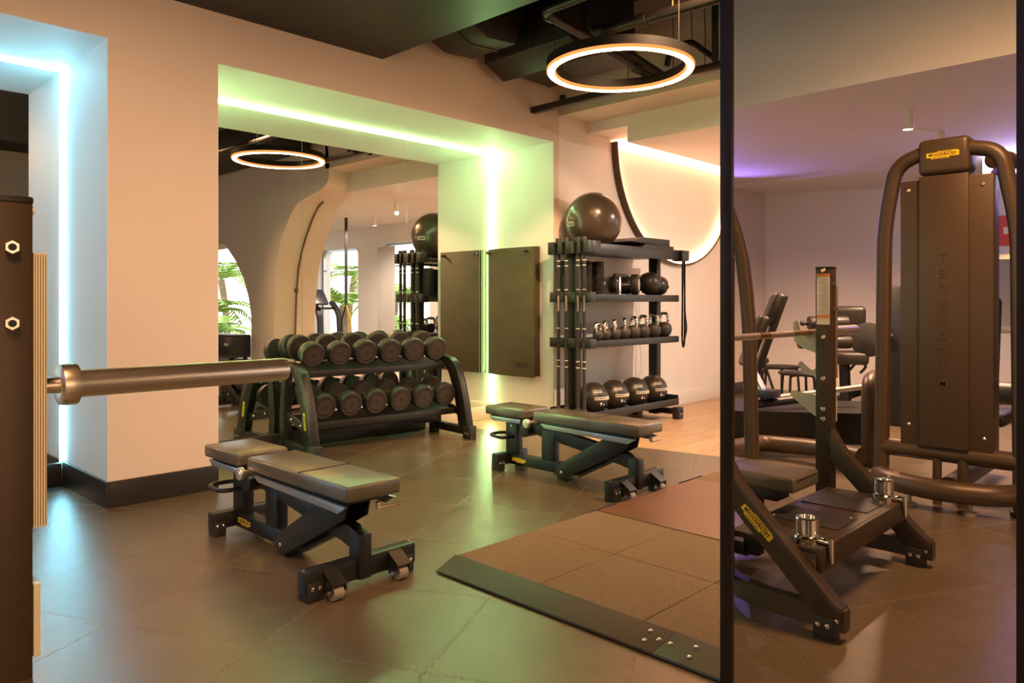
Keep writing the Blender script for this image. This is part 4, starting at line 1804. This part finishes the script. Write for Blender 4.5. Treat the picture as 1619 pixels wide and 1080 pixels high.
for (y, r_) in ((1.25, .024), (1.12, .028)):
    bm = NB()
    cyl(bm, (XM - .02, y, .0), (XM - .02, y, .28), r_, n=14)
    obj('stack_post', bm, brn, t_)
bm = NB()
tube(bm, [(XM - .05, 1.2, .10), (XM - .55, 1.2, .10), (XM - 1.1, 1.2, .10)], .055, 16)
obj('base_tube', bm, brn, t_)
bm = NB()
bx(bm, XM - .75, XM - .35, .98, 1.42, .42, .50, .03, 3)
obj('seat', bm, vin2, t_)
bm = NB()
box(bm, (XM - .30, 1.2, .86), (.09, .40, .66), Matrix.Rotation(R(-10), 4, 'Y'), .035, 3)
obj('back_rest', bm, vin2, t_)
bm = NB()
cyl(bm, (XM - .95, .86, .56), (XM - .95, 1.15, .56), .075, n=24, bev=.02)
obj('leg_roller', bm, vin2, t_)
bm = NB()
tube(bm, [(XM - .55, 1.05, 1.92), (XM - .35, .95, 1.97), (XM - .15, 1.0, 1.95)], .05, 14, .08)
obj('top_arm', bm, brn, t_)

# ------------------------------------------------------------------ plate-loaded leg machine farther left in the framed mirror
t_ = thing('leg_press', 'dark reclined leg press machine with padded back, behind the barbell in the framed mirror', 'exercise machine', (-2.9, 2.6, 0), world=True)


def vp(x, y, d):
    """virtual point behind the framed mirror -> real point"""
    a = (x - 809.5) / 1187.5
    l = a * d
    Xv = .69717 * l + .71691 * d
    Yv = -.71691 * l + .69717 * d
    return Vector((2 * MX - Xv, Yv, 1.15 - (y - 478) / 1187.5 * d))


bk0, bk1 = vp(1226, 478, 6.0), vp(1200, 545, 6.0)
dirb = (bk1 - bk0).normalized()
side = Vector((.75, -.66, 0))
Mb = frame_to(dirb, (.5, .8, .2)).to_4x4()


def slab(bm, c, M3, s, bev):
    box(bm, c, s, M3, bev, 3)


bm = NB()
slab(bm, vp(1222, 490, 6.0), Mb, (.30, .09, .26), .03)
obj('head_pad', bm, vin2, t_)
bm = NB()
slab(bm, vp(1192, 540, 6.0), Mb, (.34, .09, .42), .03)
obj('back_pad', bm, vin2, t_)
bm = NB()
rtube(bm, [vp(1240, 468, 6.12), vp(1196, 590, 6.12)], .06, .05)
obj('back_frame', bm, blk, t_)
bm = NB()
tube(bm, [vp(1150, 330, 4.9), vp(1172, 390, 4.9), vp(1184, 500, 4.9), vp(1189, 728, 4.9)], .046, 14, .2)
obj('frame_tube', bm, brn, t_)
bm = NB()
tube(bm, [vp(1140, 712, 5.1), vp(1205, 700, 5.6), vp(1290, 708, 5.35), vp(1362, 722, 5.0)], .06, 14, .1)
obj('floor_tube', bm, brn, t_)
bm = NB()
pq = [vp(1120, 655, 5.7), vp(1400, 672, 5.5), vp(1400, 640, 6.2), vp(1160, 632, 6.4)]
zt = .33
v0 = [bm.verts.new((p.x, p.y, .10)) for p in pq]
v1 = [bm.verts.new((p.x, p.y, zt)) for p in pq]
bm.faces.new(v0)
bm.faces.new(v1)
for i in range(4):
    j = (i + 1) % 4
    bm.faces.new((v0[i], v0[j], v1[j], v1[i]))
obj('base_box', bm, blk, t_)
bm = NB()
cyl(bm, vp(1200, 632, 5.75), vp(1362, 612, 5.9), .022, n=14)
obj('guide_rail', bm, steel, t_)
bm = NB()
cyl(bm, vp(1190, 640, 5.7), vp(1290, 628, 5.8), .032, n=14)
obj('rail_cover', bm, navy, t_)
bm = NB()
cyl(bm, vp(1186, 582, 5.9), vp(1205, 618, 5.8), .04, n=14)
obj('carriage_tube', bm, alu, t_)
bm = NB()
p = vp(1214, 622, 5.7)
box(bm, p, (.16, .14, .06), None, .012)
obj('carriage', bm, navy, t_)

t_ = thing('tube_guard', 'thick bent bronze tube guard standing beside the weight stack machine in the mirror', 'guard rail', (-2.64, 1.885, 0), world=True)
bm = NB()
tube(bm, [(-2.64, 1.885, .02), (-2.64, 1.885, .60), (-3.1, 1.98, .60), (-3.1, 1.98, .02)], .05, 18, .13, seg=8)
obj('bent_tube', bm, brn, t_)
for (x, y) in ((-2.64, 1.885), (-3.1, 1.98)):
    bm = NB()
    cyl(bm, (x, y, 0), (x, y, .02), .062, n=20)
    obj('foot_flange', bm, rubk, t_)

# seated machine against the end wall
t_ = thing('curl_machine', 'black seated machine with roller pads by the end wall, behind the weight bench upright', 'exercise machine', (-4.4, 2.6, 0), world=True)
bm = NB()
box(bm, vp(1345, 512, 7.2), (.12, .26, .34), Matrix.Rotation(R(-25), 4, 'Z') @ Matrix.Rotation(R(8), 4, 'Y'), .04, 3)
obj('back_pad', bm, vin2, t_)
bm = NB()
a, b = vp(1278, 511, 6.9), vp(1340, 511, 6.9)
cyl(bm, a, b, .065, n=22, bev=.015)
rp = obj('roller_pad', bm, vin2, t_)
bm = NB()
cyl(bm, vp(1268, 511, 6.9), a, .018, n=10)
sphere(bm, vp(1269, 511, 6.9), .026, 12)
obj('roller_end', bm, rubk, rp)
bm = NB()
a, b = vp(1262, 541, 6.9), vp(1345, 541, 6.9)
cyl(bm, a, b, .06, n=22, bev=.015)
obj('roller_pad', bm, vin2, t_)
bm = NB()
box(bm, vp(1335, 565, 7.2), (.34, .4, .12), Matrix.Rotation(R(-25), 4, 'Z'), .035, 3)
obj('seat_pad', bm, vin2, t_)
bm = NB()
tube(bm, [vp(1335, 575, 7.2), vp(1338, 660, 7.2)], .05, 12)
tube(bm, [vp(1300, 640, 7.2), vp(1375, 615, 7.3)], .035, 12)
tube(bm, [vp(1330, 600, 7.2), vp(1355, 572, 7.1), vp(1372, 578, 7.1), vp(1360, 590, 7.1)], .012, 10, .05)
obj('frame_tube', bm, blk, t_)
bm = NB()
p = vp(1372, 537, 7.0)
cyl(bm, p + Vector((-.02, .0, 0)), p + Vector((.02, -.01, 0)), .16, n=32, bev=.008)
obj('weight_plate', bm, rubk, t_)
bm = NB()
cyl(bm, vp(1340, 530, 7.1), vp(1420, 532, 7.0), .028, n=14)
obj('plate_horn', bm, blk, t_)
bm = NB()
bx(bm, p.x - .6, p.x - .15, p.y - .35, p.y - .1, .0, 1.3, .02)
obj('machine_column', bm, blk, t_)

# two stools and a tripod by the end wall
st0 = None
for k, (x, y, lab) in enumerate(((1236, 584, 'black metal stool by the end wall, farther of the two in the mirror'),
                                 (1262, 592, 'black metal stool by the end wall, nearer of the two in the mirror'))):
    c = vp(x, y, 8.2 - k * .75)
    if st0 is None:
        t = thing('stool', lab, 'stool', (c.x, c.y, 0), R(20), 'black stools by the end wall')
        bm = NB()
        cyl(bm, (0, 0, .435), (0, 0, .46), .19, n=28, bev=.006)
        obj('seat', bm, blk2, t)
        for i in range(4):
            a = PI / 4 + i * PI / 2
            bm = NB()
            tube(bm, [(.0, 0, .428), (.16 * math.cos(a), .16 * math.sin(a), .428), (.19 * math.cos(a), .19 * math.sin(a), .0)], .013, 8, .03)
            obj('leg', bm, blk2, t)
        st0 = t
    else:
        dup(st0, (c.x, c.y, 0), R(48), lab)
c = vp(1207, 575, 7.3)
t = thing('tripod', 'small black tripod with knobbed head beside the stools', 'tripod', (c.x, c.y, 0))
for i in range(3):
    a = .4 + i * 2 * PI / 3
    bm = NB()
    tube(bm, [(.03 * math.cos(a), .03 * math.sin(a), .50), (.20 * math.cos(a), .20 * math.sin(a), .0)], .013, 8)
    obj('leg', bm, blk2, t)
bm = NB()
cyl(bm, (0, 0, .46), (0, 0, .57), .03, n=14)
cyl(bm, (-.06, 0, .58), (.06, 0, .58), .03, n=14)
tube(bm, [(.05, 0, .575), (.14, -.05, .56), (.20, -.08, .50)], .010, 8, .03)
obj('tripod_head', bm, blk2, t)

# red poster and framed picture on the end wall
def on_end_wall(s, z):
    q_ = Vector((-6.6, 4.54, 0)) + Vector((-.358, -.934, 0)) * s
    return Vector((q_.x, q_.y, z))


nE = Vector((.934, -.358, 0))
sE = Vector((-.358, -.934, 0))


def wallbox(bm, s0, s1, z0, z1, d0, d1):
    vs = []
    for (s_, z_) in ((s0, z0), (s1, z0), (s1, z1), (s0, z1)):
        vs.append([bm.verts.new(on_end_wall(s_, z_) + nE * d) for d in (d0, d1)])
    bm.faces.new([v[0] for v in vs])
    bm.faces.new([v[1] for v in reversed(vs)])
    for i in range(4):
        j = (i + 1) % 4
        bm.faces.new((vs[i][0], vs[j][0], vs[j][1], vs[i][1]))


bm = NB()
wallbox(bm, 2.62, 2.95, 1.82, 2.18, .002, .012)
o = tag(obj('poster', bm, red_m), 'small red sign on the end wall, above the silver frame in the mirror', 'sign')
bm = NB()
wallbox(bm, 2.68, 2.84, 1.96, 2.04, .0121, .0135)
obj('sign_print', bm, paper, o)
t = thing('picture_frame', 'silver framed picture on the end wall under the red sign', 'picture', on_end_wall(2.8, 0), world=True)
bm = NB()
wallbox(bm, 2.50, 2.56, .80, 1.72, .002, .03)
wallbox(bm, 3.04, 3.10, .80, 1.72, .002, .03)
wallbox(bm, 2.5601, 3.0399, .80, .86, .002, .03)
wallbox(bm, 2.5601, 3.0399, 1.66, 1.72, .002, .03)
obj('frame', bm, chrome, t)
bm = NB()
wallbox(bm, 2.5601, 3.0399, .8601, 1.6599, .004, .012)
obj('print', bm, greytxt, t)

# ------------------------------------------------------------------ zone beyond the arch, seen in the alcove mirror
# conduit up the jamb of the arch
bm = NB()
mid = [Vector((5.57, (a[0] + b[0]) / 2 + .022, (a[1] + b[1]) / 2 - .006)) for a, b in zip(AJ, AB)]
tube(bm, [p_ for p_ in mid[::2] if p_.z < 2.56], .013, 8)
o = tag(obj('conduit', bm, cond_m), 'brown conduit climbing the inside of the arch', 'conduit')
bm = NB()
box(bm, (5.57, .985, 1.32), (.05, .04, .06), None, .006)
obj('junction_box', bm, cond_m, o)
# black cabinet under the arched window
t = thing('wall_cabinet', 'low black open cabinet with white oval badge under the arched window', 'cabinet', (5.10, -.35, 0), world=True)
bm = NB()
bx(bm, 4.98, 5.28, -1.2, .19, .34, .37, .003)
bx(bm, 4.98, 5.28, -1.2, .19, .64, .67, .003)
bx(bm, 4.98, 5.28, .16, .19, .37, .64, .003)
bx(bm, 4.98, 5.28, -.52, .16, .37, .64, .003)
bx(bm, 4.98, 5.28, -1.2, -1.17, .37, .64, .003)
obj('carcass', bm, navy, t)
bm = NB()
for yy in (.1, -1.1):
    bx(bm, 5.0, 5.05, yy - .02, yy + .02, 0, .34)
    bx(bm, 5.21, 5.26, yy - .02, yy + .02, 0, .34)
obj('leg', bm, blk, t)
bm = NB()
prism(bm, [(.02 + .075 * math.cos(2 * PI * i / 20), .53 + .022 * math.sin(2 * PI * i / 20)) for i in range(20)], 'x', 4.9785, 4.9798)
obj('badge', bm, paper, t)
# suspension trainer strap
t = thing('suspension_trainer', 'black and yellow suspension strap hanging from the ceiling before the window', 'suspension trainer', (7.35, -.45, 2.62), world=True)
bm = NB()
sweep(bm, [(7.35, -.45, 2.62), (7.35, -.45, 1.1)], rect(.055, .012, .001), False, (0, 1, 0))
obj('main_strap', bm, blk2, t)
for s in (-1, 1):
    bm = NB()
    tube(bm, [(7.35, -.45, 1.1), (7.35 + s * .05, -.45 + s * .06, .85), (7.35 + s * .06, -.45 + s * .07, .62)], .014, 8)
    st = obj('strap_arm', bm, yel if s > 0 else blk2, t)
    bm = NB()
    tube(bm, [(7.35 + s * .06, -.45 + s * .07, .62), (7.35 + s * .12, -.45 + s * .10, .45), (7.35 + s * .0, -.45 + s * .04, .45), (7.35 + s * .06, -.45 + s * .07, .62)], .012, 8)
    obj('foot_loop', bm, blk2, st)
# treadmill
t = thing('treadmill', 'black treadmill with tilted console beyond the arch', 'treadmill', (7.2, -1.35, 0), world=True)
bm = NB()
bx(bm, 6.9, 7.7, -2.6, -.9, .04, .20, .02)
obj('deck', bm, navy, t)
for x in (7.20, 7.60):
    bm = NB()
    rtube(bm, [(x, -1.0, .1), (x, -1.05, .95), (x, -1.30, 1.15)], .06, .10, .15, (1, 0, 0))
    obj('mast', bm, blk, t)
bm = NB()
box(bm, (7.18, -1.12, 1.24), (.36, .05, .34), Matrix.Rotation(R(38), 4, 'X'), .02)
obj('console', bm, navy, t)
bm = NB()
bx(bm, 6.9, 7.7, -1.55, -1.2, 1.02, 1.06, .01)
obj('handrail', bm, blk, t)
# curtain beside the window
bm = NB()
n = 40
vsA, vsB = [], []
for i in range(n + 1):
    y = -1.15 + .55 * i / n
    x = 8.52 + .035 * math.sin(i * 1.25)
    vsA.append(bm.verts.new((x, y, .05)))
    vsB.append(bm.verts.new((x, y, 2.2)))
for i in range(n):
    bm.faces.new((vsA[i], vsA[i + 1], vsB[i + 1], vsB[i]))
bmesh.ops.solidify(bm, geom=bm.faces[:], thickness=.006)
tag(obj('curtain', bm, curt_m), 'pale pleated curtain hanging at the window beyond the arch', 'curtain')

# ------------------------------------------------------------------ garden outside
bm = NB()
bx(bm, 8.9, 24, -16, 8, -.25, -.12)
bx(bm, 3, 8.9, -16, -4.45, -.25, -.12)
gr = obj('garden_ground', bm, soil_m)
gr['kind'] = 'structure'


def frond(bm, M, L, nl=9):
    # one arching frond: a rib and paired leaflets
    pts = []
    for i in range(8):
        u = i / 7
        pts.append(M @ Vector((L * u * (1 - .15 * u), 0, L * (.55 * u - .75 * u * u))))
    tube(bm, pts, .012, 5)
    for i in range(1, 8):
        p = pts[i]
        d = (pts[i] - pts[i - 1]).normalized()
        sd = d.cross(Vector((0, 0, 1))).normalized()
        ll = L * .34 * math.sin(PI * (.15 + .8 * i / 8))
        for s in (-1, 1):
            for q in range(2):
                b = p - d * q * L / 16
                tip = b + sd * s * ll + d * ll * .6 + Vector((0, 0, -ll * .25))
                wv = d * .03
                a = bm.verts.new(b - wv)
                c = bm.verts.new(b + wv)
                m_ = bm.verts.new((b + tip) / 2 + wv * .9 + Vector((0, 0, .01)))
                e = bm.verts.new(tip)
                bm.faces.new((a, c, m_, e))


def palm(loc, h, nf, L, label, lean=.1):
    t = thing('palm_tree', label, 'palm tree', loc, random.uniform(0, 6), 'palms in the garden')
    bm = NB()
    pts = [(lean * (i / 6) ** 2 * h, 0, h * i / 6) for i in range(7)]
    tube(bm, pts, .09, 10)
    obj('trunk', bm, bark_m, t)
    top = Vector(pts[-1])
    for k in range(nf):
        bm = NB()
        a = 2 * PI * k / nf + random.uniform(-.2, .2)
        frond(bm, Matrix.Translation(top) @ Matrix.Rotation(a, 4, 'Z') @ Matrix.Rotation(R(random.uniform(-35, 5)), 4, 'Y'), L * random.uniform(.85, 1.1))
        obj('frond', bm, leaf_m, t)


palm((11.3, -4.4, -.12), 1.3, 11, 1.25, 'leafy palm just outside the left tall window')
palm((12.3, -7.9, -.12), 2.0, 11, 1.4, 'taller palm far behind, left of the tall window')
palm((11.6, -1.2, -.12), 1.5, 10, 1.2, 'palm outside the right tall window')
palm((7.6, -6.4, -.12), 1.0, 11, 1.2, 'low palm outside the back window, seen through the arched window')
palm((9.4, -9.4, -.12), 1.9, 11, 1.4, 'taller palm farther outside the back window')
palm((10.2, -3.0, -.12), .7, 10, 1.0, 'small palm close to the left tall window')
palm((10.5, -5.3, -.12), 1.2, 11, 1.3, 'palm behind the small one outside the left tall window')
palm((8.4, -7.6, -.12), .5, 10, 1.2, 'bushy low palm outside the back window')
palm((11.5, 1.8, -.12), 1.4, 10, 1.1, 'palm outside the window nearest the long wall')
